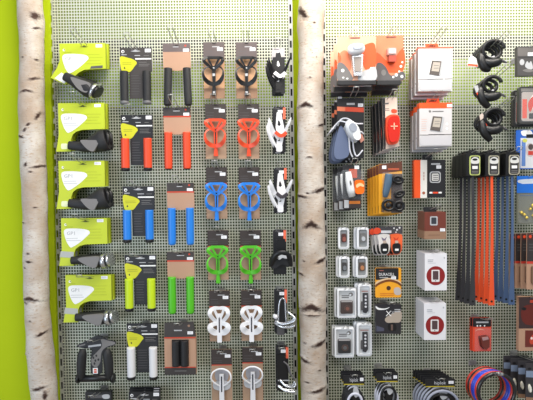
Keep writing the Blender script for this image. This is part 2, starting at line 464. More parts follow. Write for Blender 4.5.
# ------------------------------------------------------------------ left panel, first column: lime ergonomic grip packs
def lime_pack(ox, oy, variant, label, hx, d=.085, hooktxt=''):
    it = Item('grip_pack', label, 'grip pack', ox, oy, d, 'lime grip packs in the first column', (ox + 25, oy + 2.5, hooktxt), L=.2)
    X = lambda pts: [(ox + x, oy + y) for x, y in pts]
    if variant == 'angled':
        body = [(0, 0), (45.5, 0), (45.5, 23.5), (40, 25), (26, 26), (20, 28.5), (16, 33), (8, 40), (-8, 33), (-3, 24), (0, 18)]
        body = [(0, 0), (45.5, 0), (45.5, 25), (24, 26), (18, 29), (13, 34), (5, 40.5), (-9.4, 33.5), (-3, 24), (0, 17)]
    else:
        body = [(0, 0), (46, 0), (46, 26), (24, 26.5), (18, 28), (14, 31), (12, 36), (11.6, 48), (-3, 48), (-1.5, 40), (0, 31)]
    c = it.mb(); c.slab(X(body), -3.6, 0, LIME, LIMED)
    c.poly(X(smooth([(3, 12), (12, 10.3), (25, 11.5), (28.6, 14.5), (26, 18), (19, 24), (11, 29), (8, 28.5), (4.5, 22)], 5, True)), .15, WHITE)
    c.poly(X(ell(4.5, 6.5, 1.3, 1.3, 14)), .15, WHITE)                       # round emblem
    c.poly(X(ell(4.9, 6.3, .7, .7, 10)), .2, LIMED)
    c.text('GP1', ox + 5.6, oy + 13.4, ox + 13.6, oy + 16.8, .2, M((164, 164, 168), .5))
    c.lines(ox + 5, ox + 20, [oy + 20, oy + 22.2], .5, .2, LGREY)
    c.lines(ox + 26, ox + 43, [oy + 11, oy + 14, oy + 17, oy + 20], .35, .12, LIMED)
    c.lines(ox + 4, ox + 12, [oy + 8.6], .5, .12, LIMED)
    c.poly(X(smooth([(20, 3.4), (22.5, 3.2), (24.5, 1.8), (26.5, 3.2), (29, 3.4), (24.5, 4.1)], 3, True)), .15, M((84, 92, 30), .7))   # hang slot
    if variant == 'angled':
        c.poly(X([(1.5, 28.5), (9.5, 33.5), (4, 39.5), (-5.5, 34)]), .15, WHITE)
        c.poly(X([(31, 22.6), (42.5, 21.8), (42.5, 24.6), (30, 25.2)]), .15, MIDG)
    elif variant == 'wing':
        c.poly(X(rrect(2, 40, 8.6, 45.6, 1.5)), .15, M((230, 236, 190), .5))
    else:
        c.poly(X([(-1, 33), (12, 34), (11.8, 40), (-2, 39)]), .15, M((176, 178, 172), .5))
    card = c.build('printed_card', it.root)
    price(it, card, ox + 36, oy + 1.2, ox + 42.5, oy + 4.2, .1)
    if variant == 'angled':
        g = it.mb(); P = [(6, 33), (13, 36.5), (21, 41), (29, 45.6), (34.5, 48)]
        g.tube([(ox + x, oy + y, 3) for x, y in smooth(P, 4)], [4.2, 5, 7, 8.4, 7.6], RUBBER, n=16)
        gp = g.build('rubber_grip', it.root)
        q = it.mb(); q.slab(X(smooth([(14.5, 35.6), (24, 38), (33.4, 41.6), (32, 47), (29, 50.6), (21, 46.4)], 4, True)), 7, 10.6, GREY); q.build('gel_pad', gp)
        q = it.mb(); q.tube([(ox + 33.6, oy + 47.4, 3), (ox + 36, oy + 48.6, 3)], [8.3, 8.3], SILVER, n=18); q.build('clamp_ring', gp)
        q = it.mb(); q.tube([(ox + 36, oy + 48.6, 3), (ox + 37.8, oy + 49.6, 3)], [6.4, 5.6], BLACK, n=16); q.build('end_cap', gp)
    elif variant == 'wing':
        g = it.mb(); P = [(11, 42), (20, 43), (28, 43), (36, 41), (44, 38), (49, 36.5)]
        g.tube([(ox + x, oy + y, 3) for x, y in smooth(P, 4)], [4.2, 4.6, 6, 8.5, 11.2, 10.2], RUBBER, n=18, flat=.75)
        gp = g.build('rubber_grip', it.root)
        q = it.mb(); q.slab(X(smooth([(25.5, 38), (34, 37.8), (43, 38.8), (40, 46), (37.5, 49), (33, 47.4), (28.5, 43)], 4, True)), 7, 10.6, GREY); q.build('gel_pad', gp)
        q = it.mb(); q.tube([(ox + 47.5, oy + 28.5, 4), (ox + 50.3, oy + 33, 5), (ox + 50.6, oy + 39, 5), (ox + 48.5, oy + 45, 4)], [1.6, 2.2, 2.2, 1.6], BLACK, n=10); q.build('palm_flange', gp)
    else:
        g = it.mb(); P = [(11, 42), (20, 41.8), (27, 42), (34, 43), (42, 42.6)]
        g.tube([(ox + x, oy + y, 3) for x, y in smooth(P, 4)], [3.9, 4.1, 5.4, 7, 6], RUBBER, n=16)
        gp = g.build('rubber_grip', it.root)
        q = it.mb(); q.slab(X(smooth([(19.5, 39.6), (31, 37.6), (40.4, 37.8), (39.4, 44), (36.5, 48.6), (29, 46.4)], 4, True)), 7, 10, GREY); q.build('gel_pad', gp)
        q = it.mb(); q.tube([(ox + 41.4, oy + 43.4, 3), (ox + 45.4, oy + 42.6, 3)], [7.6, 7.4], SILVER, n=18); q.build('clamp_ring', gp)
        q = it.mb(); q.tube([(ox + 45.4, oy + 42.6, 3), (ox + 47, oy + 42.2, 3)], [5, 5], BLACK, n=16); q.build('end_cap', gp)
        q = it.mb(); q.tube([(ox + 47, oy + 42.2, 3), (ox + 49.2, oy + 41.7, 3)], [6.6, 6.2], SILVER, n=16); q.build('clamp_ring', gp)
    return it
rows = ['top', 'second', 'third', 'fourth', 'fifth']
spec = [(59.3, 43.5, 'angled', 'lime grip pack with slanted leg and silver ended black grip, first column top'),
        (58, 103.2, 'wing', 'lime grip pack with broad winged black grip, first column second from top'),
        (58.3, 161, 'wing', 'lime grip pack with broad winged black grip and pale square on leg, third row'),
        (61, 218.3, 'ring', 'lime grip pack with slim silver ringed grip, fourth row of first column'),
        (65.3, 275.2, 'ring', 'lime grip pack with slim silver ringed grip, lowest of the lime packs')]
for (ox, oy, v, lb), rw in zip(spec, rows):
    it = lime_pack(ox, oy, v, lb, 0, hooktxt='the %s lime grip pack of the first column' % rw)
    behind(it, .046, 'lime grip pack half hidden behind the %s lime pack of the first column' % rw, -.003, .018 - .0045 * rows.index(rw))

# black bar end grips with a swooping card, under the lime packs
it = Item('bar_end_grip_pack', 'black and grey bar end grip pack with frame shape, below the lime packs', 'grip pack', 96, 338, .08, None,
          (98, 340, 'the black bar end grip pack'), L=.17)
c = it.mb()
c.slab(smooth([(76, 346), (86, 341), (97, 335.5), (103, 337.5), (108, 340), (115.5, 342), (114.5, 345.5), (108, 347.5), (103, 352), (101.5, 360), (101, 374), (90.5, 374), (90.5, 358), (91, 349), (84, 348.5)], 3, True), -1, 0, CARDB)
c.poly(smooth([(101, 339), (108, 340.6), (115, 342.4), (114, 345), (107, 347), (101.5, 352), (100, 362), (96, 368), (91.2, 365), (91.5, 358), (97, 352), (102, 346)], 3, True), .15, GREY)
c.poly([(88, 345.6), (101, 344), (101, 346), (88, 347.6)], .2, LGREY)
c.poly([(78, 345.4), (85, 343.6), (85, 345), (79, 346.6)], .2, GREY)
for x, y in ((93, 358), (96, 356), (95, 361), (98, 360), (94, 364)): c.poly(ell(x, y, 1, 1.3, 10), .22, BLACK)
c.poly(rect(92.2, 368.5, 97.2, 374.5), .2, WHITE); c.poly(rect(93.4, 369.5, 96, 373.6), .25, RED)
c.poly(rect(93.4, 371.2, 96, 371.8), .3, WHITE)
card = c.build('printed_card', it.root)
for x, dx in ((83, -2.6), (108, 2.6)):
    g = it.mb(); g.tube(smooth([(x - dx * .2, 348.5, 2, ), (x, 353, 3), (x + dx * .4, 362, 3), (x + dx * .6, 372, 3), (x + dx * .6, 378, 2)], 4), [2.6, 4.4, 4.8, 4.2, 3.6], RUBBER, n=14); g.build('bar_end_grip', it.root)
g = it.mb(); g.tube([(78.5, 378.6, 2), (96, 378.2, 2), (113, 377.4, 2)], [3.4, 3.2, 3.4], BLACK, n=14); b_ = g.build('clamp_bar', it.root)
for x in (78, 113.2):
    g = it.mb(); g.tube([(x - 1.2, 378.3, 2), (x + 1.2, 378.2, 2)], [4.6, 4.6], BLACK, n=14); g.build('bar_cap', b_)

# ------------------------------------------------------------------ second column: black cards with a yellow shield and a pair of grips
def shield_pack(ox, oy, gm, label, hooktxt, grey=False, capm=BLACK, hk=True, group='black carded grip pairs of the second column'):
    it = Item('grip_pair_pack', label, 'grip pack', ox, oy, .075, group, (ox + 15.5, oy + 2.5, hooktxt) if hk else None, L=.19)
    X = lambda pts: [(ox + x, oy + y) for x, y in pts]
    base = CHARC if grey else CARDB
    c = it.mb(); c.slab(X([(.3, 0), (32, 0), (32, 23.5), (22.5, 24.5), (22.5, 50), (9.5, 50), (9.5, 24.5), (.5, 23.5)]), -.8, 0, base)
    c.poly(X(smooth([(.6, 9), (8, 9.6), (14, 11.6), (17.2, 14.8), (15, 18), (10.5, 23.4), (5, 23.8), (1.8, 22)], 4, True)), .15, YEL)
    c.lines(ox + 3, ox + 13.5, [oy + 14.4, oy + 16], .45, .2, M((150, 150, 26), .5))
    c.poly(X([(4, 19.6), (5, 18.6), (5.8, 20.2), (4.8, 20.8)]), .2, BLACK)
    c.poly(X(rect(15.6, 10.2, 31.6, 11.5)), .15, WHITE)
    c.poly(X(ell(3.4, 3.6, 1.6, 1.6, 14)), .15, WHITE); c.poly(X(ell(3.6, 3.8, .8, .8, 10)), .2, base)
    c.lines(ox + 2, ox + 9, [oy + 6.3], .8, .15, LGREY); c.lines(ox + 15, ox + 22, [oy + 7.2], .7, .15, LGREY); c.lines(ox + 24, ox + 30, [oy + 7.4], .5, .15, GREY)
    c.lines(ox + 19, ox + 30, [oy + 14, oy + 16, oy + 17.6], .45, .15, GREY)
    c.lines(ox + 11, ox + 21, [oy + 27 + 2.6 * k for k in range(8)], .4, .15, MIDG)
    c.poly(X(smooth([(11, 3.2), (14, 2.6), (16, 1.6), (18, 2.6), (21, 3.2), (16, 4)], 3, True)), .15, LGREY)
    card = c.build('printed_card', it.root)
    price(it, card, ox + 25.3, oy + 1, ox + 31, oy + 4.4, .1)
    for x in (4.9, 27.2):
        g = it.mb(); pts = []; rs = []
        for k in range(41):
            pts.append((ox + x + .0, oy + 23.6 + 29.4 * k / 40, 2.2)); rs.append(4.05 + (.14 if k % 2 else -.1))
        g.tube(pts, rs, gm, n=16); gp = g.build('ribbed_grip', it.root)
        q = it.mb(); q.tube([(ox + x, oy + 52.6, 2.2), (ox + x, oy + 53.4, 2.2), (ox + x, oy + 55.6, 2.2), (ox + x, oy + 56.1, 2.2)], [3.9, 4.3, 4.3, 3.4], capm, n=16); q.build('end_cap', gp)
    return it
sp = [(119.3, 48, RUBBER, 'black card with yellow shield and two black ribbed grips, second column top', 'black', True, M((110, 110, 112), .4)),
      (120.3, 115, RED, 'black card with yellow shield and two red orange grips', 'red', False, BLACK),
      (122.2, 186.5, BLUE, 'black card with yellow shield and two blue grips', 'blue', False, BLACK),
      (124.2, 255.2, LEMON, 'black card with yellow shield and two lemon yellow grips', 'lemon yellow', False, BLACK),
      (126.2, 323.6, M((226, 226, 230), .45), 'black card with yellow shield and two white grips', 'white', False, BLACK)]
for ox, oy, gm, lb, nm, gr, cp in sp:
    shield_pack(ox, oy, gm, lb, 'the yellow shield card with %s grips' % nm, gr, cp)
it = shield_pack(128.4, 392, RUBBER, 'black grip card cut by the bottom edge, under the white grips, front one', 'the lowest black grip cards of the second column')
behind(it, .022, 'black grip card at the bottom edge under the white grips, just behind the front one', dx=-.004, dz=.004)
behind(it, .044, 'black grip card at the bottom edge under the white grips, rearmost of three', dx=-.008, dz=.008)
# boxed black set at the foot of column one
it = Item('grip_box', 'low black package with pale grey emblem, cut by bottom edge under the bar end grips', 'grip pack', 85, 392, .08, None, (98, 393.5, 'the low black package at the bottom left'), L=.16)
c = it.mb(); c.slab(rrect(85, 392, 111.5, 428, 1), -5, 0, CARDB); c.poly(rrect(90, 394.8, 103, 398.4, 1), .15, MIDG)
c.poly(smooth([(102, 396), (105, 394.5), (109.5, 395), (109.5, 398.6), (104, 399)], 3, True), .2, LGREY)
c.poly(rect(88, 402, 108, 422), .15, MIDG)
cb = c.build('printed_box', it.root)
g = it.mb(); g.tube([(93, 405, 2), (93, 421, 2)], [3.6, 3.6], RUBBER, n=14); g.build('rubber_grip', it.root)
g = it.mb(); g.tube([(103, 405, 2), (103, 421, 2)], [3.6, 3.6], RUBBER, n=14); g.build('rubber_grip', it.root)

# ------------------------------------------------------------------ third column: kraft cards with a pair of grips
def kraft_pack(ox, oy, gm, label, hooktxt, top=CHARC, splay=0., red=True):
    it = Item('grip_pair_pack', label, 'grip pack', ox, oy, .075, 'kraft carded grip pairs of the third column', (ox + 14, oy + 2, hooktxt), L=.2)
    X = lambda pts: [(ox + x, oy + y) for x, y in pts]
    c = it.mb(); c.slab(X([(0, 0), (27.2, 0), (27.6, 25.2), (20, 25.8), (18, 27), (10, 27), (8, 25.8), (.4, 25.2)]), -.8, 0, KRAFT)
    c.poly(X(rect(0.02, .02, 27.2, 8.4)), .12, top)
    if red: c.poly(X(rect(0.1, 8.4, 27.3, 9.8)), .12, REDL)
    c.lines(ox + 10, ox + 18, [oy + 3.2], .8, .16, LGREY)
    c.poly(X(ell(13.6, 2, 1.8, .6, 12)), .15, DARKSLOT)
    c.poly(X(ell(22.5, 2.4, 1, 1, 10)), .16, REDL)
    card = c.build('printed_card', it.root)
    price(it, card, ox + 20.2, oy + 5.4, ox + 26, oy + 8.2, .14)
    for x, q in ((5, -1), (23.2, 1)):
        g = it.mb(); pts = []; rs = []
        for k in range(37):
            pts.append((ox + x + q * splay * k / 36 + splay * .5, oy + 25 + 36 * k / 36, 1.8)); rs.append(3.9 + (.10 if k % 2 else -.1) - .2 * (k > 33))
        g.tube(pts, rs, gm, n=16); gp = g.build('ribbed_grip', it.root)
        z = it.mb(); e = pts[-1]; z.tube([e, (e[0], e[1] + .9, e[2])], [3.2, 2.8], BLACK if splay or gm is RED else gm, n=14); z.build('end_cap', gp)
    return it
for ox, oy, gm, lb, nm, sp_, rd, tp in ((162.6, 43.4, RUBBER, 'kraft card with grey header and two black grips, third column top', 'black', 1.1, False, M((104, 92, 92), .5)),
                                       (163, 107.5, RED, 'kraft card with two red orange grips', 'red', .2, True, CHARC),
                                       (166.6, 183, BLUE, 'kraft card with two bright blue grips', 'blue', 0, True, CHARC),
                                       (166.8, 252, GREEN, 'kraft card with two grass green grips', 'green', 0, True, CHARC)):
    kraft_pack(ox, oy, gm, lb, 'the kraft card with %s grips' % nm, tp, sp_, rd)
it = Item('grip_box', 'kraft window box showing two black grips, bottom of third column', 'grip pack', 164, 322.5, .085, None, (180, 324.5, 'the kraft window box of black grips'), L=.16)
c = it.mb(); c.slab(rect(164, 336, 195.6, 376), -7, 0, KRAFT)
c.slab([(164.4, 323), (193.6, 322), (195.8, 337), (164, 337.6)], -1.6, .2, CHARC)
c.poly(rect(164, 337.4, 195.6, 338.8), .3, REDL); c.poly(rect(164, 368.8, 195.6, 376), .3, CHARC); c.poly(rect(164, 367.8, 195.6, 368.8), .32, REDL)
c.poly(rect(171.6, 340, 188.6, 367), .3, DARKSLOT)
c.text('ergo', 174, 329, 181, 332, .5, LGREY) if False else c.lines(174, 182, [330], 1.2, .35, LGREY, 0)
c.lines(174, 186, [371.6], .8, .4, GREY, 0)
c.poly(ell(189, 326, 1.3, 1.3, 12), .35, M((150, 120, 100), .6))
cb = c.build('printed_box', it.root)
price(it, cb, 187.6, 331.6, 193.2, 334.6, .4)
for x in (175.6, 184.4):
    g = it.mb(); g.tube([(x, 340.6 + 26 * k / 30, .5) for k in range(31)], [4 + (.12 if k % 2 else -.1) for k in range(31)], RUBBER, n=16); g.build('ribbed_grip', it.root)

# ------------------------------------------------------------------ bottle cages on tall cards
def cage_card(it, ox, oy, w, h, hd, kr, headm, band=None, redline=True):
    c = it.mb(); c.slab(rect(ox, oy, ox + w, oy + h), -.8, 0, kr)
    c.poly(rect(ox, oy + .02, ox + w, oy + hd), .12, headm)
    if redline: c.poly(rect(ox, oy + hd, ox + w, oy + hd + .9), .12, REDL)
    if band: c.poly(rect(ox, oy + h - band, ox + w, oy + h), .12, KRAFTD)
    c.lines(ox + w * .42, ox + w * .78, [oy + hd * .26], .8, .16, LGREY, .1)
    c.lines(ox + 1.4, ox + w * .55, [oy + hd * .55, oy + hd * .72, oy + hd * .84], .35, .16, MIDG)
    c.poly(ell(ox + w / 2, oy + 1.5, 1.8, .6, 12), .15, DARKSLOT)
    card = c.build('printed_card', it.root)
    price(it, card, ox + w * .66, oy + hd * .34, ox + w * .93, oy + hd * .54, .14)
def ring_cage(it, ox, oy, w, y0, m, h, logo=None):
    """two shoulder wings, a V on to the spine, a hoop thicker at its foot, a tail"""
    cx = ox + w / 2; P = lambda x, y, z: (cx + x, oy + y0 + y, z)
    g = it.mb()
    g.slab([(cx - 6.6, oy + y0), (cx + 6.6, oy + y0), (cx + 5.6, oy + y0 + 2.6), (cx - 5.6, oy + y0 + 2.6)], 2.2, 4.2, m)
    for q in (-1, 1):
        g.ribbon(smooth([P(q * 4.6, 1.2, 2.6), P(q * 7.6, 2, 4), P(q * 9.4, 4, 5.6), P(q * 7.8, 6.8, 5), P(q * 4.6, 9.4, 3.6), P(q * 1, 12.6, 2)], 4), [2.2, 2.8, 3.2, 3, 2.6, 2], 1.2, m)
        g.ribbon([P(q * 5.6, 2, 3.4), P(q * 1.4, 9.6, 2.6)], [2.2, 1.6], 1.2, m)
        g.ribbon(smooth([P(q * .6, 11.2, 1.6), P(q * 5.8, 10.6, 4), P(q * 9.2, 14, 7), P(q * 9.7, 18.8, 8), P(q * 8, 23.2, 7), P(q * 4.6, 26, 4), P(0, 27.2, 2)], 5), [1.6, 1.3, 1.3, 2.2, 3.8, 4.4, 3.4], 1.2, m)
    bd = g.build('cage_body', it.root)
    s = it.mb(); s.slab([(cx - 1.9, oy + y0 + 9), (cx + 1.9, oy + y0 + 9), (cx + 1.4, oy + y0 + 27), (cx + 2.2, oy + y0 + h), (cx - 2.2, oy + y0 + h), (cx - 1.4, oy + y0 + 27)], 1, 2.8, m)
    s.poly(rect(cx - .5, oy + y0 + 13, cx + .5, oy + y0 + 25), 2.9, DARKSLOT); s.poly(ell(cx, oy + y0 + 11, .8, .8, 10), 2.9, LGREY if logo else DARKSLOT)
    if logo: s.lines(cx - 1.3, cx + 1.3, [oy + y0 + 16.4], 2.6, 2.95, LGREY, 0); s.lines(cx - 1.2, cx + 1.2, [oy + y0 + h - 4], 1.6, 2.95, LGREY, 0)
    s.build('spine', bd)
def lobe_cage(it, ox, oy, w, y0, m):
    cx = ox + w / 2; P = lambda x, y, z: (cx + x, oy + y0 + y, z); g = it.mb()
    for q in (-1, 1):
        g.ribbon(smooth([P(0, 1.4, 3), P(q * 4.6, 1, 4), P(q * 8.4, 3, 6), P(q * 9, 6.6, 6.6), P(q * 7, 10.4, 5), P(q * 4.4, 14, 3), P(q * 1.6, 17.6, 2)], 4), [3, 3.4, 4.2, 4, 3.6, 3.6, 3.4], 1.2, m)
        g.ribbon([P(q * 4.8, 2.4, 4), P(q * 1.2, 11.4, 3)], [2.6, 2.4], 1.2, m)
        g.ribbon(smooth([P(q * 1, 17.6, 2), P(q * 5.4, 17.2, 4), P(q * 8.8, 18.6, 6), P(q * 8.2, 22, 6), P(q * 5, 25.4, 4), P(0, 26.4, 2)], 4), [2.4, 4, 5, 6, 6, 5], 1.2, m)
    bd = g.build('cage_body', it.root)
    s = it.mb(); s.slab([(cx - 2.8, oy + y0 + 7), (cx + 2.8, oy + y0 + 7), (cx + 2.3, oy + y0 + 24), (cx + 2.3, oy + y0 + 36), (cx - 2.3, oy + y0 + 36), (cx - 2.3, oy + y0 + 24)], 2.2, 4, m)
    s.poly(rrect(cx - .7, oy + y0 + 10, cx + .7, oy + y0 + 26, .6), 4.1, M((70, 64, 76), .6)); s.build('spine', bd)
def hoop_cage(it, ox, oy, w, y0, m):
    cx = ox + w / 2; P = lambda x, y, z: (cx + x, oy + y0 + y, z)
    g = it.mb(); g.tube(smooth([P(-2.4, 19, 2), P(-6, 15.6, 5), P(-9.8, 9.8, 8), P(-8.6, 3.6, 8), P(-4, .6, 7), P(0, 0, 7), P(4, .6, 7), P(8.6, 3.6, 8), P(9.8, 9.8, 8), P(6, 15.6, 5), P(2.4, 19, 2)], 5), .85, m, n=8)
    bd = g.build('cage_hoop', it.root)
    s = it.mb()
    for q in (-1, 1):
        s.slab(smooth([(cx + q * .6, oy + y0 + 15.5), (cx + q * 5, oy + y0 + 15), (cx + q * 9, oy + y0 + 17), (cx + q * 8, oy + y0 + 22), (cx + q * 3, oy + y0 + 24), (cx + q * .6, oy + y0 + 23)], 3, True), .4, 1.8, LGREY)
    s.slab([(cx - 2, oy + y0 + 7), (cx + 2, oy + y0 + 7), (cx + 2.6, oy + y0 + 38), (cx - 2.6, oy + y0 + 38)], 1.8, 3.2, M((226, 226, 230), .4))
    s.poly(rrect(cx - .7, oy + y0 + 9, cx + .7, oy + y0 + 25, .5), 3.3, M((60, 60, 70), .6))
    s.build('spine', bd)
    q = it.mb(); q.poly(ell(cx, oy + y0 + 9, 7, 8, 24), .5, M((150, 150, 158), .5)); q.build('shoe_plate', bd)
WHITEP = M((238, 238, 242), .35, var=.03)
cg = [('black', BLACK, 203.2, 42.2, 235.8, 42.2, 55.5), ('red', RED, 205, 104, 238, 104, 54.5), ('blue', BLUE, 206, 167.4, 238.6, 167.4, 51.5),
      ('green', GREEN, 207.4, 230.4, 240, 230.4, 50), ('white', WHITEP, 209, 290.8, 241, 290.2, 51.5), ('silver', SILVER, 211.2, 349.4, 242.2, 347.2, 60)]
for nm, m, xa, ya, xb, yb, h in cg:
    for ox, oy, side in ((xa, ya, 'left'), (xb, yb, 'right')):
        what = {'white': 'white lobed bottle cage', 'silver': 'silver wire hoop bottle cage'}.get(nm, nm + ' hoop bottle cage')
        it = Item('bottle_cage_pack', '%s on tall card, %s one of its row' % (what, side), 'bottle cage', ox, oy, .06, 'carded bottle cages', (ox + 10.5, oy + 1.6, 'the %s %s' % (side, what)), L=.15)
        top = nm == 'black'
        cage_card(it, ox, oy, 20.8, h, 16 if top else 15.6, M((206, 160, 122), .7) if top else M((168, 138, 114), .7), M((96, 84, 84), .5) if top else M((58, 50, 48), .5), 10 if top else None, not top)  # top row card tones are lightened, the stronger light up there painted in
        if nm == 'white': lobe_cage(it, ox, oy, 20.8, 15.4, m)
        elif nm == 'silver': hoop_cage(it, ox, oy, 20.8, 17.4, WHITEP)
        else: ring_cage(it, ox, oy, 20.8, 15, m, 37 if nm == 'red' else 38, logo=top)

# ------------------------------------------------------------------ sixth column: side entry cages in stacked packs
def side_cage(x, y, kind, label, hooktxt, n, bl):
    it = Item('bottle_cage_pack', label, 'bottle cage', x, y, .09, 'side entry cages of the sixth column', (x, y + 1.5, hooktxt), L=.16)
    X = lambda pts: [(x + a, y + b) for a, b in pts]
    c = it.mb(); c.slab(X(rrect(-5, 0, 7, 45, 1)), -.8, 0, CARDB)
    if kind == 'topblack': c.poly(X(rect(-5, .2, 7, 9)), .14, M((196, 190, 192), .5))
    if kind != 'topblack': c.poly(X(rect(4.4, .6, 7, 12 if kind != 'wire' else 14)), .14, M((236, 110, 80), .5))
    c.poly(X(rect(-4, 1, 1, 2)), .14, MIDG)
    card = c.build('printed_card', it.root)
    price(it, card, x - .6, y + 3, x + 4.2, y + 6.2, .14)
    def arms(m, band, lo):
        g = it.mb()
        g.slab(X([(-1.8, 6), (2.6, 5.4), (3.6, 12), (5.6, 22), (4.6, 32), (2.6, 41), (-2.6, 42), (-1.8, 30), (-3, 20), (-2.4, 12)]), 2, 4, m)
        for q, ax in ((-1, -9.5), (1, 12)):
            g.ribbon(smooth([(x + ax, y + (12 if q > 0 else 12), 10), (x + ax * .8, y + 18, 9), (x + ax * .52, y + 25, 6), (x + 1 + q, y + 33, 4)], 5), [.9, 2.2, 3, 2.6], 1.2, m)
        g.ribbon(smooth([(x - 11, y + 17, 7), (x - 9.6, y + 24, 7), (x - 6.6, y + 32, 5), (x - 2.4, y + 40, 3)], 5), [.9, 2, 2.4, 2.2], 1.2, m)
        bd = g.build('cage_body', it.root)
        s = it.mb(); s.ribbon(smooth([(x - 3.4, y + 25.5, 6.6), (x + 1, y + 29, 6.8), (x + 4, y + 28.6, 6.8), (x + 7.4, y + 26, 7)], 4), 3.4, .8, band); s.build('colour_band', bd)
        s = it.mb(); s.slab(X([(-.6, 14.5), (.4, 13.6), (1.4, 16), (2, 18), (.6, 19.4), (-1, 18.4)]), 4, 4.3, lo); s.build('keyhole_slot', bd)
        s = it.mb(); s.slab(X([(0, 30), (1.4, 32), (1, 34), (-1, 34)]), 4, 4.3, lo); s.build('keyhole_slot', bd)
        s = it.mb(); s.slab(X(rrect(-2.6, 38, 3.4, 44.4, 1.2)), .2, 3.6, WHITEP if m is not BLACK else BLACK); s.build('foot_mount', bd)
    if kind == 'topblack': arms(BLACK, WHITEP, WHITEP)
    elif kind == 'red': arms(WHITEP, RED, BLACK)
    elif kind == 'white': arms(WHITEP, M((60, 56, 62), .5), BLACK)
    elif kind == 'bulb':
        g = it.mb(); g.slab(X([(-3, 10), (6, 9), (6, 30), (-2, 34)]), 1, 3, BLACK)
        g.tube(smooth([(x - 8, y + 36, 5), (x - 6, y + 28, 8), (x - 1, y + 23, 10), (x + 5, y + 22.5, 10), (x + 10, y + 27, 8), (x + 11.5, y + 36, 6)], 5), [1.6, 2.6, 3.2, 3.2, 2.6, 1.6], BLACK, n=10, flat=.6)
        g.slab(X(smooth([(-6, 31), (1, 27), (8, 30), (9, 37), (3, 34), (-4, 38), (-7.6, 37)], 3, True)), 3, 6, RUBBER)
        bd = g.build('cage_body', it.root)
        s = it.mb(); s.slab(X([(-1.4, 25), (2, 23.4), (6.4, 24.4), (7.4, 27.4), (3, 26.2), (0, 28.4)]), 12.6, 13.2, LGREY); s.build('badge', bd)
    elif kind == 'wire':
        g = it.mb()
        g.tube(smooth([(x - 2, y + 36, 3), (x - 1.6, y + 20, 3), (x + .4, y + 10, 3), (x + 4.6, y + 10, 3), (x + 5.2, y + 20, 3), (x + 6, y + 36, 3)], 4), .9, SILVER, n=8)
        g.tube(smooth([(x - 4, y + 31, 6), (x + 2, y + 33, 9), (x + 12, y + 30, 12), (x + 14, y + 26, 12), (x + 7, y + 21, 7)], 5), 1.1, SILVER, n=8)
        g.tube(smooth([(x - 5, y + 33.5, 4), (x + 1, y + 36, 8), (x + 9, y + 36, 10), (x + 14, y + 34, 11)], 5), 1.3, SILVER, n=8)
        bd = g.build('cage_hoop', it.root)
        s = it.mb(); s.slab(X(rrect(-3.4, 38, 4, 46, 1)), 0, 2, MIDG); s.build('foot_mount', bd)
        s = it.mb(); s.blob(x - 4.6, y + 27, 4, 2, 2.4, 2, WHITEP); s.build('round_cap', bd)
    elif kind == 'wirelow':
        g = it.mb()
        g.tube(smooth([(x + 2, y + 14, 3), (x + 7, y + 18, 6), (x + 9, y + 25, 8), (x + 13, y + 30, 9)], 4), .8, MIDG, n=8)
        g.tube(smooth([(x - 2, y + 32, 4), (x + 4, y + 37, 8), (x + 12, y + 37, 10), (x + 14, y + 33, 10)], 5), 1, SILVER, n=8)
        g.tube(smooth([(x - 4, y + 38, 4), (x + 4, y + 42, 8), (x + 13, y + 42.4, 10)], 5), 1.4, SILVER, n=8)
        bd = g.build('cage_hoop', it.root)
        s = it.mb(); s.slab(X([(-4.6, 8), (4, 8), (6, 44), (0, 46), (-4, 42)]), .3, 2.4, BLACK); s.lines(x - 4, x + 8, [y + 33], 1.2, 2.6, LGREY, 0); s.build('foot_mount', bd)
    for k in range(n):
        behind(it, .026 * (k + 1), '%s side entry cage pack %s' % (bl, ['right behind the front one', 'rearmost on its hook'][k]), dx=-.004 * (k + 1))
side_cage(277.6, 48, 'topblack', 'black side entry cage with white smile band, sixth column top, front pack', 'the black and white side entry cages', 1, 'black banded')
side_cage(278.4, 107, 'red', 'white side entry cage with red orange band, front pack', 'the white cages with a red band', 1, 'white red banded')
side_cage(279.6, 167.5, 'white', 'white side entry cage with dark band, front pack', 'the white cages with a dark band', 1, 'white dark banded')
side_cage(279, 229.6, 'bulb', 'glossy black side entry cage with rounded foot and pale badge, front pack', 'the glossy black cages', 1, 'glossy black')
side_cage(280, 289, 'wire', 'silver bent wire cage on black card, front pack', 'the silver bent wire cages', 1, 'silver bent wire')
side_cage(281.4, 346.6, 'wirelow', 'black card with low silver wire loops, bottom of sixth column, front pack', 'the lowest side entry cages', 1, 'low silver loop')
# ------------------------------------------------------------------ right panel, first columns: lights
def nth(k, n):
    if n == 1: return 'half hidden behind the front one'
    return ['second from the front', 'third from the front', 'fourth from the front', 'fifth from the front', 'sixth from the front'][k] if k < n - 1 else 'rearmost of its stack'
def stack(it, n, g, what, dx=0., dz=0., group=None, rot=0.):
    for k in range(n):
        behind(it, g * (k + 1), '%s, %s' % (what, nth(k, n)), dx * (k + 1), dz * (k + 1), rot * (k + 1), group)

# large front light on a pale orange card
it = Item('bike_light_pack', 'wide orange card with silver front light, top left of right panel, front one', 'bike light', 337, 37, .19, 'wide orange light cards', (352, 39, 'the wide orange light cards'), L=.25)
c = it.mb(); c.slab(rrect(337, 36.5, 375.5, 80, 1.2), -.8, 0, M((238, 176, 146), .45))
c.poly(smooth([(338, 52), (341, 58), (339, 70), (337.6, 66)], 3, True), .12, ORANGE)
c.poly(smooth([(360, 50), (367, 44), (374.6, 45), (375, 66), (366, 70), (362, 62)], 4, True), .12, ORANGE)
c.poly(smooth([(338, 56), (345, 50), (350, 58), (350, 70), (340, 70)], 4, True), .12, PEACH)
c.poly(smooth([(337.4, 64), (341, 62), (346, 66), (351, 74), (352, 79.6), (337.4, 79.6)], 3, True), .14, GREY)
c.poly(smooth([(361, 72), (368, 69), (375, 67), (375.3, 79.6), (358, 79.6)], 3, True), .14, LGREY)
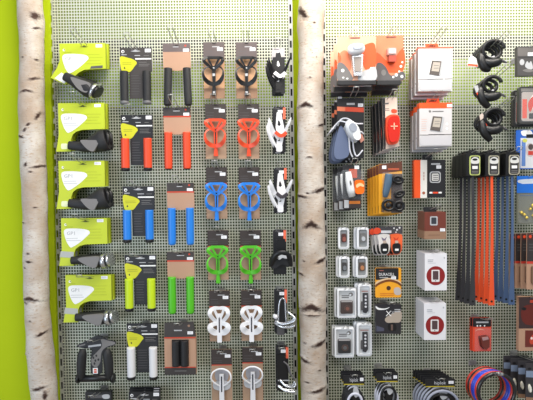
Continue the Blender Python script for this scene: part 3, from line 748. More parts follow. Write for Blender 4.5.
c.poly(ell(342.5, 70, 1.7, 1.7, 14), .2, WHITE); c.poly(ell(371, 68.5, 1.6, 1.6, 14), .2, WHITE)
for x, y in ((343, 77), (347, 78), (364, 77), (369, 75.5), (373, 74)): c.poly(ell(x, y, 1.1, .9, 12), .2, WHITE)
c.poly(rrect(350, 37.4, 360, 39, .7), .15, M((120, 80, 66), .6))
card = c.build('printed_card', it.root)
g = it.mb(); g.slab(rect(337.4, 80, 375.4, 84), -5, 1, CARDB); g.build('card_foot', it.root)
g = it.mb(); g.blob(355, 50.6, 5, 8.6, 5.4, 5, WHITEP, rot=-.12, e=.8); lb = g.build('lamp_head', it.root)
g = it.mb(); g.slab(ell(356, 49.5, 5.4, 2.6, 20, -.15), 9, 10.4, M((170, 176, 190), .15)); g.build('lens', lb)
g = it.mb(); g.slab([(351, 55), (362, 55), (361, 76), (352.8, 76)], 0, 4, SILVER); g.slab([(353, 58), (360.4, 58), (359.4, 72), (354, 72)], 4, 5, M((150, 140, 134), .4)); g.build('handlebar_bracket', it.root)
stack(it, 2, .062, 'wide orange card with silver front light', -.004)
# narrow rear light card beside it
it = Item('bike_light_pack', 'narrow orange card with small square rear light, beside the wide orange cards, front one', 'bike light', 376, 36, .16, 'narrow orange light cards', (390, 38, 'the narrow orange light cards'), L=.23)
c = it.mb(); c.slab(rrect(376.2, 35.5, 403, 80, 1.2), -.8, 0, PEACH)
c.poly(smooth([(376.6, 52), (390, 62), (402.6, 48), (402.8, 70), (377, 70)], 3, True), .12, ORANGE)
c.poly(smooth([(376.4, 64), (381, 62.4), (386, 67), (391, 75), (402.6, 71), (402.8, 79.6), (376.6, 79.6)], 3, True), .14, MIDG)
c.poly(ell(383.5, 72, 2.4, 3, 14), .18, GREY)
for x, y, r in ((402, 62, 1), (400.6, 66, 1.3), (399, 71, 1), (396, 74.5, 1.6), (401.6, 76, 1.5), (393, 76.5, 1.1)): c.poly(ell(x, y, r, r, 12), .2, WHITE)
c.poly(rrect(386, 36.6, 396, 38, .6), .15, M((120, 70, 56), .6))
c.build('printed_card', it.root)
g = it.mb(); g.slab(rect(377, 80, 400, 84), -4, 1, CARDB); g.build('card_foot', it.root)
g = it.mb(); g.slab(rrect(386, 49, 395, 56, 1.4), 0, 5, M((196, 150, 140), .2)); g.slab(rrect(387.2, 50, 394, 55, 1), 5, 6, M((220, 200, 196), .15)); lb = g.build('clear_lens', it.root)
g = it.mb(); g.slab(rrect(387.4, 56, 394.6, 62.5, 1), 0, 5, M((176, 70, 52), .3)); g.build('red_housing', it.root)
stack(it, 2, .055, 'narrow orange card with small square rear light', .002)

# bike computers in white hang boxes
def computer_box(ox, oy, w, h, orange_top, label, hooktxt, n, tab):
    it = Item('bike_computer_box', label, 'bike computer box', ox, oy, .16, 'white bike computer boxes', (ox + 15, oy - 3, hooktxt), L=.27 if n == 2 and not orange_top else .22)
    side = M((160, 154, 154), .5); c = it.mb(); c.slab(rect(ox, oy, ox + w, oy + h), -8, 0, WHITE if not orange_top else M((206, 203, 204), .5), side)  # sides greyer than the white front, their shading painted in
    c.slab([(ox + 9, oy + .5), (ox + 10, oy - 5.5), (ox + 22, oy - 5.5), (ox + 23, oy + .5)], -8, -7.4, ORANGE)
    c.slab(rrect(ox + 12.4, oy - 4.2, ox + 19.6, oy - 2.4, .7), -7.3, -7.2, M((90, 40, 20), .6))
    c.box(ox - .05, oy - .05, ox + w + .05, oy + (5.4 if orange_top else 1.6), -8.05, .1, ORANGE if orange_top else M((222, 104, 78), .5))
    c.poly(rect(ox + .3, oy + 31.4, ox + 9, oy + 32.2), .15, GREY); c.poly(rect(ox + w - 8, oy + 31, ox + w - .3, oy + 32), .15, GREY); c.lines(ox + 9, ox + 25, [oy + 31], 1, .15, MIDG, 0)
    c.slab(rrect(ox + .6, oy + 33, ox + w - .2, oy + h - 1, 2.2), 0, .5, M((196, 194, 198), .35))
    for k in range(4):
        c.poly([(ox - .06, oy + 14 + 7 * k), (ox - .06, oy + 15.4 + 7 * k)][:1] + [(ox + .02, oy + 14 + 7 * k), (ox + .02, oy + 15 + 7 * k)], .12, GREY)
    c.lines(ox + 2, ox + 8, [oy + 16 + 2.2 * k for k in range(6)], .5, .15, M((214, 178, 166), .5))
    if orange_top:
        c.lines(ox + 13, ox + 24, [oy + 8], 1, .15, GREY, 0); c.poly(ell(ox + 10.4, oy + 8.4, 1.2, 1.2, 12), .15, GREY)
        for y in (21, 25.5): c.poly(ell(ox + w - 5, oy + y, 1.2, 1.2, 12), .15, WHITE)
    bx = c.build('printed_box', it.root)
    g = it.mb(); a, b = ox + 14, oy + 14
    g.slab([(a - .6, b - .8), (a + 8.8, b), (a + 6.4, b + 14.4), (a - 3.4, b + 12.8)], .2, .5, M((92, 84, 80), .4)); g.slab([(a + .6, b + .8), (a + 7.6, b + 1.4), (a + 6, b + 10.4), (a - 1.2, b + 9.6)], .5, .6, M((186, 176, 164), .4))
    g.slab([(a + 8.8, b), (a + 10.8, b + .8), (a + 8.4, b + 14), (a + 6.4, b + 14.4)], .2, .5, LGREY)
    g.lines(a + 1, a + 6, [b + 4, b + 6.6], .6, .65, GREY, 0); g.build('computer_picture', bx)
    if orange_top: price(it, bx, ox + 27.4, oy + 1.4, ox + 32.6, oy + 4.4, .2)
    stack(it, n, .045, 'white bike computer box ' + ('with orange header in lower stack' if orange_top else 'with thin red edge in upper stack'))
computer_box(418.4, 47.2, 33.8, 43.4, False, 'white bike computer box with thin red top edge, upper stack, front one', 'the upper white computer boxes', 2, True)
computer_box(419.4, 103, 32.4, 43.2, True, 'white bike computer box with orange header, lower stack, front one', 'the lower white computer boxes', 2, True)

# head torch bag with cords
it = Item('head_light_bag', 'black card with red stripe and silver head light on pale cords, front one', 'head light', 336, 97, .1, 'black bagged head lights', (352, 99, 'the bagged head lights'), L=.19)
c = it.mb(); c.slab(rrect(337, 98, 363.6, 158, 1), -.8, 0, CARDB)
c.poly([(337, 106.5), (363.6, 107.8), (363.6, 112.4), (337, 110.8)], .12, RED); c.poly([(337, 106.5), (345, 107), (345, 111.2), (337, 110.8)], .14, PEACH)
c.poly(rect(346.6, 103, 354.6, 105), .14, LGREY)
card = c.build('printed_card', it.root); price(it, card, 357.8, 103.6, 363, 107, .2); price(it, card, 338, 96.8, 341.6, 98.6, .2)
g = it.mb(); g.slab(smooth([(338.6, 128), (342, 127), (347, 138), (348.6, 152), (345, 157.6), (335.4, 158), (333.6, 148)], 4, True), .4, 2.4, M((98, 110, 140), .35)); g.build('battery_pouch', it.root)
g = it.mb(); g.blob(351.6, 131, 6, 6.6, 11.4, 5.4, M((214, 218, 224), .25), rot=-.5); lb = g.build('lamp_head', it.root)
g = it.mb(); g.slab(ell(350.8, 128.6, 3.6, 4.6, 20, -.5), 9.6, 11.8, M((150, 156, 168), .12)); g.slab(ell(354.6, 136.6, 3.4, 4.4, 20, -.5), 9.2, 11.2, M((238, 240, 244), .15)); g.build('lens', lb)
g = it.mb()
for P in ([(337, 126, 2), (340, 120, 4), (346, 119, 5), (354, 124, 6), (362, 124, 3)], [(331.6, 130, 3), (338, 122, 5), (345, 123, 6)], [(346, 124, 5), (348, 136, 4), (349, 150, 3), (352, 157, 2)], [(352, 140, 4), (353, 150, 3), (356, 156, 3), (362, 150, 2)], [(357, 138, 4), (359, 132, 4), (363, 134, 2)]):
    g.tube(smooth(P, 5), .75, M((214, 216, 226), .5), n=8)
g.build('cord', it.root)
g = it.mb(); g.slab([(357, 136), (361, 134), (363.4, 140), (360, 143)], 2, 3.4, M((190, 130, 114), .5)); g.build('strap_tab', it.root)
stack(it, 2, .035, 'black card with red stripe and head light', -.006, -.002)

# big red tail light
it = Item('tail_light_pack', 'cream card with large red tail light marked by pale cross, front one', 'bike light', 382, 98, .13, 'stacked tail light cards', (389.5, 100.5, 'the stacked tail light cards'), L=.21)
c = it.mb(); c.slab([(381.8, 98), (396.6, 97.4), (399.2, 146), (383.8, 149)], -6.2, 0, M((216, 196, 182), .5), CARDB)
c.poly([(381.9, 98.2), (385, 98), (385.6, 148.4), (383.9, 148.8)], .1, CARDB); c.poly([(385.6, 103), (389, 102.6), (388.4, 104), (383, 104.6)], .12, MIDG); c.lines(384, 391, [108.4, 110], .6, .12, MIDG)
c.poly(smooth([(391, 110), (394, 109), (397, 110.4), (396, 113), (392, 113)], 3, True), .14, RED)
c.build('printed_card', it.root)
g = it.mb(); g.slab(smooth([(386, 117), (391, 115), (397, 116.4), (398.6, 124), (398.4, 136), (396, 143), (390, 144.6), (386.4, 142), (384.8, 132), (385, 122)], 4, True), 0, 5, RED); hs = g.build('lamp_housing', it.root)
g = it.mb(); g.slab(smooth([(387.4, 119), (392, 117), (396.6, 118.4), (397.4, 126), (397, 136), (394.8, 141), (390, 142.6), (387.4, 139), (386.2, 128)], 4, True), 5, 7.4, REDLENS)
g.slab(rect(388.6, 126.4, 395.6, 127.4), 7.4, 7.7, M((244, 180, 150), .3)); g.slab(rect(391.6, 123.6, 392.6, 130), 7.4, 7.7, M((244, 180, 150), .3)); g.build('red_lens', hs)
g = it.mb(); g.slab(smooth([(384.4, 96.6), (398, 96), (400.6, 148), (383, 150.6)], 1, True), -.6, -.5, CLEAR); g.build('clear_sleeve', it.root)
stack(it, 3, .032, 'dark edged card with large red tail light', -.006)

# small light sets on blisters
it = Item('light_set_pack', 'clear blister with silver torch and orange light, left column, front one', 'bike light', 340, 164, .11, 'blistered light sets', (352, 166, 'the blistered light sets'), L=.18)
c = it.mb(); c.slab(rrect(342.6, 165, 361, 208.6, 1), -.8, 0, CARDB); c.poly(rect(349, 169, 357, 178), .12, M((190, 80, 50), .5)); c.poly(rect(343, 199, 361, 208), .12, M((62, 50, 48), .5))
c.poly(rect(349, 201, 360, 204), .16, M((214, 120, 40), .5)); c.poly(rect(344, 200, 348.6, 208), .16, LGREY)
card = c.build('printed_card', it.root); price(it, card, 354.4, 165.8, 359, 169.2, .2)
g = it.mb(); g.tube([(347.6, 172, 3), (348.4, 180, 3.4), (350, 190, 3.6), (351.6, 196.4, 3)], [2.8, 3.8, 4, 3.4], M((226, 228, 230), .3), n=16); tb = g.build('torch_body', it.root)
g = it.mb(); g.slab(ell(349.2, 183, .9, 2.6, 14, -.2), 7, 7.6, MIDG); g.build('switch_button', tb)
g = it.mb(); g.slab(rrect(353.8, 180, 363, 194, 3), 1, 6, M((250, 110, 20), .3)); g.slab(smooth([(355, 185), (359, 183), (362.6, 185.4), (362, 187), (358.6, 186), (355.6, 188)], 3, True), 6, 6.4, M((250, 200, 150), .3)); g.build('orange_lamp', it.root)
g = it.mb(); g.slab(rrect(341.4, 170, 364, 199, 2), .2, .4, CLEAR); g.build('clear_blister', it.root)
stack(it, 2, .04, 'pale sided blister with silver torch and orange light', -.014)

# amber tool packs
it = Item('tool_pack', 'amber card with slate handle and black clamps in a sleeve, front one', 'bike mount', 379, 162, .13, 'amber tool cards', (394, 164, 'the amber cards'), L=.19)
c = it.mb(); c.slab(rrect(378.6, 164, 402, 213.6, 1), -.8, 0, AMBER); c.poly([(378.6, 164.6), (402, 161.5), (402, 171), (378.6, 174)], .12, M((96, 52, 36), .5))
c.poly(rect(388, 168.4, 399, 170), .16, M((190, 90, 60), .5)); c.poly(rect(381, 205, 384, 212), .14, M((120, 80, 20), .5)); c.poly(rect(391, 174, 402, 213), .13, M((70, 48, 36), .5))
card = c.build('printed_card', it.root); price(it, card, 382, 165.6, 386.2, 169, .2)
g = it.mb(); g.tube(smooth([(388, 174, 3), (387, 182, 3.6), (385, 192, 3.6), (384.4, 197, 3)], 4), [3.6, 4, 3.4, 2.2], M((74, 98, 120), .4), n=14, flat=.7); g.build('tool_handle', it.root)
for (cx, cy, rx, rz, a) in ((397, 180, 4.6, 3.2, .3), (398.4, 194, 4.4, 2.6, -.3), (387.6, 205, 5.6, 5, .2), (398, 206, 4.6, 4.4, 0)):
    g = it.mb(); g.tube([(*p, 3.4) for p in ell(cx, cy, rx, rz, 18, a)], 1.5, BLACK, n=8, closed=True); g.blob(cx, cy, 3, rx * .5, rz * .6, 2, RUBBER); g.build('black_clamp', it.root)
g = it.mb(); g.slab(rrect(382, 172, 403, 213, 2), .2, .4, CLEAR); g.build('clear_sleeve', it.root)
stack(it, 4, .024, 'amber card seen edge on in the amber stack', -.006)

# black and orange watch computer box
it = Item('bike_computer_box', 'black box with orange and white side strips and framed square picture', 'bike computer box', 414, 160, .1, None, (429, 158, 'the black and orange box'), L=.19)
c = it.mb(); c.slab(rect(414.4, 160, 445.4, 197.6), -6, 0, CARDB, M((60, 56, 54), .5))
c.box(414.3, 160.1, 420.4, 198, -6, .2, ORANGE); c.box(420.4, 160.1, 427, 198, -6, .2, M((226, 222, 216), .5)); c.poly(rect(427, 160, 428, 197.6), .3, BLACK)
for k in range(3): c.text('i', 423, 166 + 8 * k, 423.8, 170 + 8 * k, .3, M((206, 120, 90), .5)) if False else c.poly(rect(423, 172 + 3 * k, 424.4, 174.4 + 3 * k), .3, M((196, 170, 160), .5))
c.poly(ell(423.6, 193, 1.5, 1.5, 14), .3, M((160, 90, 60), .5))
c.poly(rrect(429.6, 171.6, 440.6, 183, 2.4), .3, LGREY); c.poly(rrect(430.6, 172.6, 439.6, 182, 2), .35, CARDB); c.poly(rrect(431.6, 173.6, 438.6, 181, 1.2), .4, M((206, 204, 200), .5)); c.lines(433, 438, [175.2, 177.4, 179.2], .7, .45, MIDG, 0)
c.lines(431, 440, [163.4], 1.6, .3, LGREY, 0); c.poly(rect(429.4, 192, 432.4, 193.6), .3, WHITE); c.poly(rect(432.8, 192, 438, 193.6), .3, RED); c.poly(rect(438.4, 192, 441.6, 193.6), .3, WHITE)
bx = c.build('printed_box', it.root); price(it, bx, 436.2, 165.6, 441, 168.8, .4)
g = it.mb(); g.slab(rrect(423.4, 154.4, 433, 160.2, 1), -4, -3.2, CARDB); g.slab(rrect(426, 156, 431, 157.4, .6), -3.2, -3.1, MIDG); g.build('hang_tab', it.root)
# brown red watch box
it = Item('bike_computer_box', 'brown red box with kraft base and small silver screen picture', 'bike computer box', 421, 212, .15, None, (434, 210, 'the brown red box'), L=.2)
c = it.mb(); c.slab(rect(424.6, 212.2, 446, 231.6), -22, 0, BROWN, M((120, 74, 58), .6)); c.box(424.4, 231.2, 446.2, 239.4, -22.2, .2, KRAFTD)
c.poly(rrect(430, 216.4, 437.6, 225.6, 1.2), .25, LGREY); c.poly(rrect(431.2, 217.6, 436.4, 224.2, .8), .3, M((56, 58, 66), .3)); c.lines(428, 440, [235], .5, .3, M((120, 84, 66), .6), 0)
bx = c.build('printed_box', it.root); price(it, bx, 440, 228.6, 445, 231.6, .4)
g = it.mb(); g.slab(rrect(425, 207.4, 438, 212.4, 1), -5, -3.6, CARDB); g.build('hang_tab', it.root)

# white frosted cases
FR = M((236, 238, 242), .3)
def small_case(x0, y0, x1, y1, label, hooktxt, inner, back, tail, wide=False, strip=False):
    it = Item('frosted_case', label, 'small light case', x0, y0, .06, 'frosted white cases', ((x0 + x1) / 2, y0 + 1.6, hooktxt), L=.11)
    w = x1 - x0; h = y1 - y0; r = 2.6 if not wide else 1.6
    c = it.mb(); m = 1.9 if not wide else 1.5
    o = rrect(x0, y0, x1, y1, r, 5); i = rrect(x0 + m, y0 + m + .4, x1 - m, y1 - m - .3, r * .6, 5)
    n = len(o)
    for k in range(n):
        j = (k + 1) % n
        ids = [c._p(*p) for p in ((*o[k], 1.2), (*o[j], 1.2), (*i[j], 1.8), (*i[k], 1.8))]; c.face(ids, FR)
        ids = [c._p(*p) for p in ((*o[k], -3.6), (*o[j], -3.6), (*o[j], 1.2), (*o[k], 1.2))]; c.face(ids, M((206, 210, 216), .35))
        ids = [c._p(*p) for p in ((*i[k], 1.8), (*i[j], 1.8), (*i[j], -.5), (*i[k], -.5))]; c.face(ids, FR)
    c.build('white_frame', it.root)
    g = it.mb(); g.slab(i, -1.6, -.4, M((158, 160, 160), .5) if not wide and not strip else M((206, 208, 210), .5))
    if strip: g.poly(rect(x0 + 2, y0 + 2, x1 - 2, y0 + 6), -.3, FR); g.lines(x0 + 4, x1 - 3, [y0 + 7.4], 1, -.3, M((170, 120, 110), .5), 0)
    elif wide: g.lines(x0 + 4.6, x1 - 7, [y0 + 7.2, y0 + 9], .9, -.3, MIDG, 0); g.poly(ell(x1 - 5, y0 + 6.4, 2.3, 2, 14), -.3, GREY); g.poly(ell(x1 - 5.6, y0 + 6.8, 1.1, 1, 12), -.25, FR)
    else: g.lines(x0 + 3, x1 - 3, [y0 + 4.4], 1, -.3, LGREY, 0)
    card = g.build('back_card', it.root)
    g = it.mb()
    if strip:
        cx = (x0 + x1) / 2; g.slab([(cx - 1.8, y0 + 9.4), (cx + 3.4, y0 + 9.4), (cx + 3.6, y1 - 7), (cx + 1.4, y1 - 4), (cx - 1.6, y1 - 5)], -.3, 1.4, M((58, 58, 62), .4))
        g.slab(rrect(cx - 3.4, y0 + 18, cx - 1.2, y1 - 7, .8), -.3, 1.2, MIDG)
        for k in range(4): g.slab(ell(cx + 1, y0 + 12.6 + k * (h - 20) / 4, 1.1, 1.1, 12), 1.4, 1.8, M((220, 220, 226), .2))
    elif wide:
        g.slab(rrect(x0 + 3.4, y0 + 12, x1 - 3.4, y1 - 4.6, 1.2), -.3, 1.5, inner)
        g.slab(rect(x0 + 4, y0 + 12, x1 - 4, y0 + 13.6), 1.5, 1.7, M((170, 166, 166), .4))
        g.slab(ell((x0 + x1) / 2 + .6, (y0 + y1) / 2 + 5.2, 3.4, 3.4, 18), 1.5, 2, M((86, 70, 66), .35)); g.slab(ell((x0 + x1) / 2 + .6, (y0 + y1) / 2 + 5.2, 1.8, 1.8, 14), 2, 2.3, back)
        g.slab(rect(x0 + 2.4, y1 - 4, x0 + 8, y1 - 2.6), -.3, .2, LGREY)
    else:
        g.slab(rrect(x0 + 3.4, y0 + 6.2, x1 - 3, y1 - 7, 1.2), -.3, 2, inner)
        g.slab(ell((x0 + x1) / 2 + .4, y0 + 11.4, 1.9, 2.3, 16), 2, 2.6, back)
    g.build('small_lamp', it.root)
    for k in range(tail): behind(it, .026 * (k + 1), 'frosted case peeping out behind the ' + hooktxt[4:], -.008, .002)
DK = M((72, 70, 72), .4)
small_case(338, 227.6, 349, 249.2, 'small frosted case with dark red lamp, upper left of the four small cases', 'the upper left small frosted case', M((92, 58, 56), .4), M((150, 90, 80), .3), 0)
small_case(356.6, 227.2, 368.6, 249.4, 'small frosted case with pale lamp, upper right of the four small cases', 'the upper right small frosted case', M((122, 122, 122), .4), M((196, 200, 206), .3), 1)
small_case(338.6, 256.4, 349.4, 278, 'small frosted case with black lamp, lower left of the four small cases', 'the lower left small frosted case', DK, M((120, 124, 130), .3), 1)
small_case(355.6, 256.2, 367.4, 277.8, 'small frosted case with amber brown lamp, lower right of the four small cases', 'the lower right small frosted case', M((98, 82, 72), .4), M((190, 130, 90), .3), 1)
small_case(337, 288.4, 356, 318.4, 'wide frosted case with brown tinted square lamp, upper wide case', 'the upper wide frosted case', M((74, 62, 60), .4), M((128, 86, 76), .3), 1, wide=True)
small_case(357.6, 283.6, 371.2, 317.6, 'narrow tall frosted case with bar light, beside the upper wide case', 'the upper tall frosted case', DK, DK, 1, strip=True)
small_case(334.4, 327, 354, 358, 'wide frosted case with black round faced lamp, lower wide case', 'the lower wide frosted case', M((52, 52, 54), .4), M((96, 98, 100), .3), 1, wide=True)
small_case(356.4, 322.6, 371.8, 356.6, 'narrow tall frosted case with bar light, beside the lower wide case', 'the lower tall frosted case', DK, DK, 1, strip=True)

# twin strap lights under one printed header
it = Item('strap_light_pack', 'pair of strap lights, white and orange, under one dark header card, front one', 'bike light', 374, 226, .1, 'twin strap light packs', (388, 228, 'the twin strap lights'), L=.16)
c = it.mb(); c.slab([(373.4, 227.6), (402.6, 226), (402.6, 234.2), (374, 234.8)], -.8, 0, M((74, 72, 76), .5))
c.poly(smooth([(373.6, 230), (376, 227.8), (380, 228.6), (381, 231.6), (378, 234), (374, 233.8)], 3, True), .14, RED); c.lines(381, 391.4, [230.6], 2.6, .14, M((226, 226, 230), .5), 0)
for x, y, r in ((394, 228.4, .8), (397, 230, 1), (399.6, 228, 1), (396, 232.4, .7)): c.poly(ell(x, y, r, r, 10), .14, WHITE)
c.build('header_card', it.root)
for x, m, mm in ((384, M((228, 222, 218), .35), M((120, 110, 130), .5)), (396, M((240, 104, 56), .35), M((206, 60, 30), .5))):
    g = it.mb(); g.slab(smooth([(x - 6, 235), (x + 5, 234.6), (x + 6, 242), (x + 5.4, 250), (x + 2.6, 254.4), (x - 2, 254.8), (x - 4.6, 250), (x - 5.6, 242)], 4, True), -1, 1.4, m)
    g.poly(smooth([(x - 3, 237), (x, 239), (x + 2.6, 236.4), (x + 1, 241), (x + 2.6, 243), (x - .6, 242.6)], 2, True), 1.5, mm); st = g.build('silicone_strap', it.root)
    g = it.mb(); g.slab(smooth([(x - 3.2, 244), (x + 3, 243.6), (x + 3.6, 250), (x + 2, 253.4), (x - 2.6, 253.4), (x - 3.8, 249)], 3, True), 1.4, 3.4, BLACK); g.slab(rect(x - 1.9, 248.6, x + 1.7, 250.6), 3.4, 3.7, WHITE); g.build('lamp', st)
    g = it.mb(); g.slab(rrect(x - 1.4, 240.6, x + 1.6, 245, .7), 1.4, 2.6, M((196, 176, 160), .3)); g.build('strap_loop', st)
stack(it, 2, .03, 'pair of strap lights with pale edges', -.008)

# batteries
it = Item('battery_pack', 'battery blister with black top reading DURACELL and amber arch', 'battery pack', 375, 268, .09, None, (388, 268.6, 'the battery blister'), L=.094)
c = it.mb(); c.slab(rrect(375.4, 268, 401.4, 298, 1.4), -2, 0, M((240, 166, 40), .4)); c.poly(rrect(375.6, 268.2, 398.6, 280, 1), .12, CARDB)
c.poly(smooth([(375.6, 285), (380, 282), (388.5, 279.6), (396, 281), (401.2, 284.4), (401.2, 286.6), (396, 283.4), (388.5, 281.8), (380, 284.4), (375.6, 287.4)], 3, True), .2, M((120, 66, 30), .4))
c.poly(smooth([(375.6, 282.6), (380, 280), (388.5, 278.2), (396, 279.6), (401.2, 282.6), (401.2, 284.4), (396, 281), (388.5, 279.6), (380, 282), (375.6, 285)], 3, True), .16, M((222, 190, 150), .4))
c.lines(379.2, 383.6, [270.2], .8, .2, M((170, 100, 90), .5), 0); c.text('DURACELL', 379, 273, 394.6, 276, .2, WHITE); c.lines(379.4, 388, [277.4], .7, .2, LGREY, 0)
c.poly(ell(388.6, 288.4, 2.2, 2.2, 20), .2, M((70, 40, 24), .5)); c.poly(smooth([(394, 289), (398, 287.6), (400.8, 290), (400.6, 295), (395, 295)], 3, True), .2, M((190, 180, 176), .5)); c.lines(380, 394, [293.6, 295.4], .6, .2, M((210, 110, 40), .5), 0)
card = c.build('printed_card', it.root); price(it, card, 391.2, 276.6, 396, 279.4, .3)
# dark crinkled box with white swoosh
it = Item('lamp_box', 'glossy black box with white swoosh and X lettering below the batteries', 'bike light box', 375, 304, .11, None, (390, 305, 'the glossy black box'), L=.15)
c = it.mb(); c.slab([(375.6, 305), (385, 304), (401.6, 305), (401.2, 334.8), (376, 334)], -6, 0, M((46, 44, 48), .3), M((36, 34, 38), .4))
c.poly(smooth([(375.8, 306), (379, 308), (385, 308.6), (390, 307.2), (386, 309.6), (379, 310), (375.9, 308)], 3, True), .15, WHITE)
c.poly(smooth([(385, 319), (392, 314), (401, 311), (401, 322), (393, 323), (387, 323)], 3, True), .13, M((176, 162, 148), .5))
c.text('X', 385.6, 311, 391.6, 316.4, .25, WHITE); c.text('X', 391.4, 311.4, 394.4, 314.4, .22, LGREY); c.lines(394.6, 400.6, [309.4, 311.4], 1, .2, LGREY, 0)
c.poly(smooth([(388, 325), (392, 323.6), (396, 325), (396, 331), (389, 331)], 3, True), .16, BLACK); c.poly(rect(391, 325, 393, 331), .2, M((104, 84, 78), .5)); c.poly([(376.4, 326), (384, 328.6), (384, 331.6), (376.4, 332)], .15, M((78, 80, 98), .4))
c.build('printed_box', it.root)
# white boxes with a red disc
for ox, oy, w, h, cx, cy, lb, tx in ((424.8, 253.6, 22.2, 37.4, 435.8, 276, 'white box with red disc and white device picture, upper of the two', 'the upper white red disc box'), (424, 303.4, 22.2, 37.4, 435, 325.8, 'white box with red disc and white device picture, lower of the two', 'the lower white red disc box')):
    it = Item('bike_computer_box', lb, 'bike computer box', ox, oy, .15, 'white red disc boxes', (ox + 11, oy - .5, tx), L=.17)
    c = it.mb(); c.slab(rect(ox, oy, ox + w, oy + h), -27, 0, M((232, 231, 236), .4, var=.02), M((214, 213, 220), .45, var=.02))
    c.poly(ell(cx, cy, 9.3, 9.6, 40), .15, DARKRED); c.poly(rrect(cx - 4.4, cy - 6, cx + 3.8, cy + 6.2, 1.1), .25, M((226, 222, 222), .4)); c.poly(rrect(cx - 3, cy - 4.8, cx + 2.6, cy + 4, .5), .3, M((84, 64, 66), .3)); c.poly(ell(cx - .2, cy + 5.1, .6, .6, 10), .3, GREY)
    c.lines(ox + 3, ox + 9, [oy + 6, oy + 7.6], .8, .15, M((176, 178, 186), .5), .2); c.lines(ox + 3.5, ox + 11, [oy + 9.4], .5, .15, M((196, 198, 204), .5), 0); c.poly(ell(ox + w - 2.6, oy + 4.4, .8, 1, 10), .15, LGREY)
    c.build('printed_box', it.root)

# ------------------------------------------------------------------ coil locks
def coil_lock(x, y, label, hooktxt, seed, R_=8.4, gapz=3.0, sticker=True, hx=(497, 45), hd=.1, tiltx=.55):
    rnd = random.Random(seed)
    it = Item('coil_lock', label, 'bike lock', x, y, .13, 'black coil locks', (hx[0], hx[1], hooktxt), L=.24)
    g = it.mb(); turns = 4 if R_ > 8 else 3; n = 26 * turns; P = []
    for k in range(n + 1):
        t = 2 * PI * k / 26; u = k / n
        P.append((x + R_ * math.cos(t) + (1 - u) * -6, y + R_ * .86 * math.sin(t) + (1 - u) * 6.5, -8 + 15 * u))
    g.tube(P, 1.85, BLACK, n=8)
    cb = g.build('coiled_cable', it.root)
    if sticker:
        s = it.mb(); s.tube(smooth([(x - 4.4, y + 6, 2), (x - 1.6, y + 8, 3.4), (x + 1.6, y + 7, 4)], 3), 1.1, LGREY, n=8); s.build('cable_sleeve', cb)
    b = it.mb(); b.tube(smooth([(x - 9, y + 11, 4), (x - 3, y + 14, 6), (x + 3, y + 13, 6), (x + 7, y + 11, 5)], 4), [2.6, 4.4, 4.2, 2.6], BLACK, n=14); lb = b.build('lock_barrel', it.root)
    b = it.mb(); b.tube([(x + 7, y + 11, 5), (x + 10, y + 12, 5), (x + 13, y + 13.6, 5)], [1.8, 1.3, .9], MIDG, n=10); b.build('key', lb)
    b = it.mb(); b.tube(smooth([(x - 15, y + 10, 0), (x - 11.5, y + 5, 2), (x - 11, y + 12, 4), (x - 8, y + 18, 4), (x - 3, y + (19 if R_ > 9 else 23), 3)], 4), [2.4, 3.4, 4, 4, 3], BLACK, n=12); b.build('mount_bracket', it.root)
    return it
def tagcard(it, pts, m1, pts2, m2):
    b = it.mb(); b.slab(pts, 5, 5.4, m1); b.poly(pts2, 5.5, m2); b.build('paper_tag', it.root)
it = coil_lock(491, 50.5, 'thick black coil lock with orange and white tag, top of the three', 'the top coil lock', 1, R_=9.6, hx=(493, 48))
tagcard(it, [(469, 56), (474, 59.5), (475, 64), (476, 67.6), (465.4, 66.6), (466, 62)], WHITE, [(466, 64.6), (475, 65.4), (475.6, 67.4), (465.6, 66.4)], ORANGE)
b = it.mb(); b.slab([(490, 64.6), (497, 66), (496.4, 68), (489.6, 67.6)], 6, 6.4, LGREY); b.slab([(496, 62), (499, 62.6), (498, 65), (495.4, 64)], 6, 6.4, RED); b.build('key_tag', it.root)
it = coil_lock(490, 84, 'smaller black coil lock with red label, middle of the three', 'the middle coil lock', 2, R_=7.6, hx=(494, 79))
tagcard(it, [(471.6, 87), (475.4, 86), (477, 92), (474, 93.5)], LGREY, [(474, 94), (478, 91.4), (480, 94), (476, 97)], RED)
it = coil_lock(492, 117, 'open black coil lock with rounded loops, lowest of the three', 'the lowest coil lock', 3, R_=8.6, hx=(497, 110))
tagcard(it, [(477, 116), (480, 113.6), (482, 118), (478, 121)], M((206, 190, 180), .5), [(480, 124), (483, 122.6), (485, 126), (482, 127)], RED)

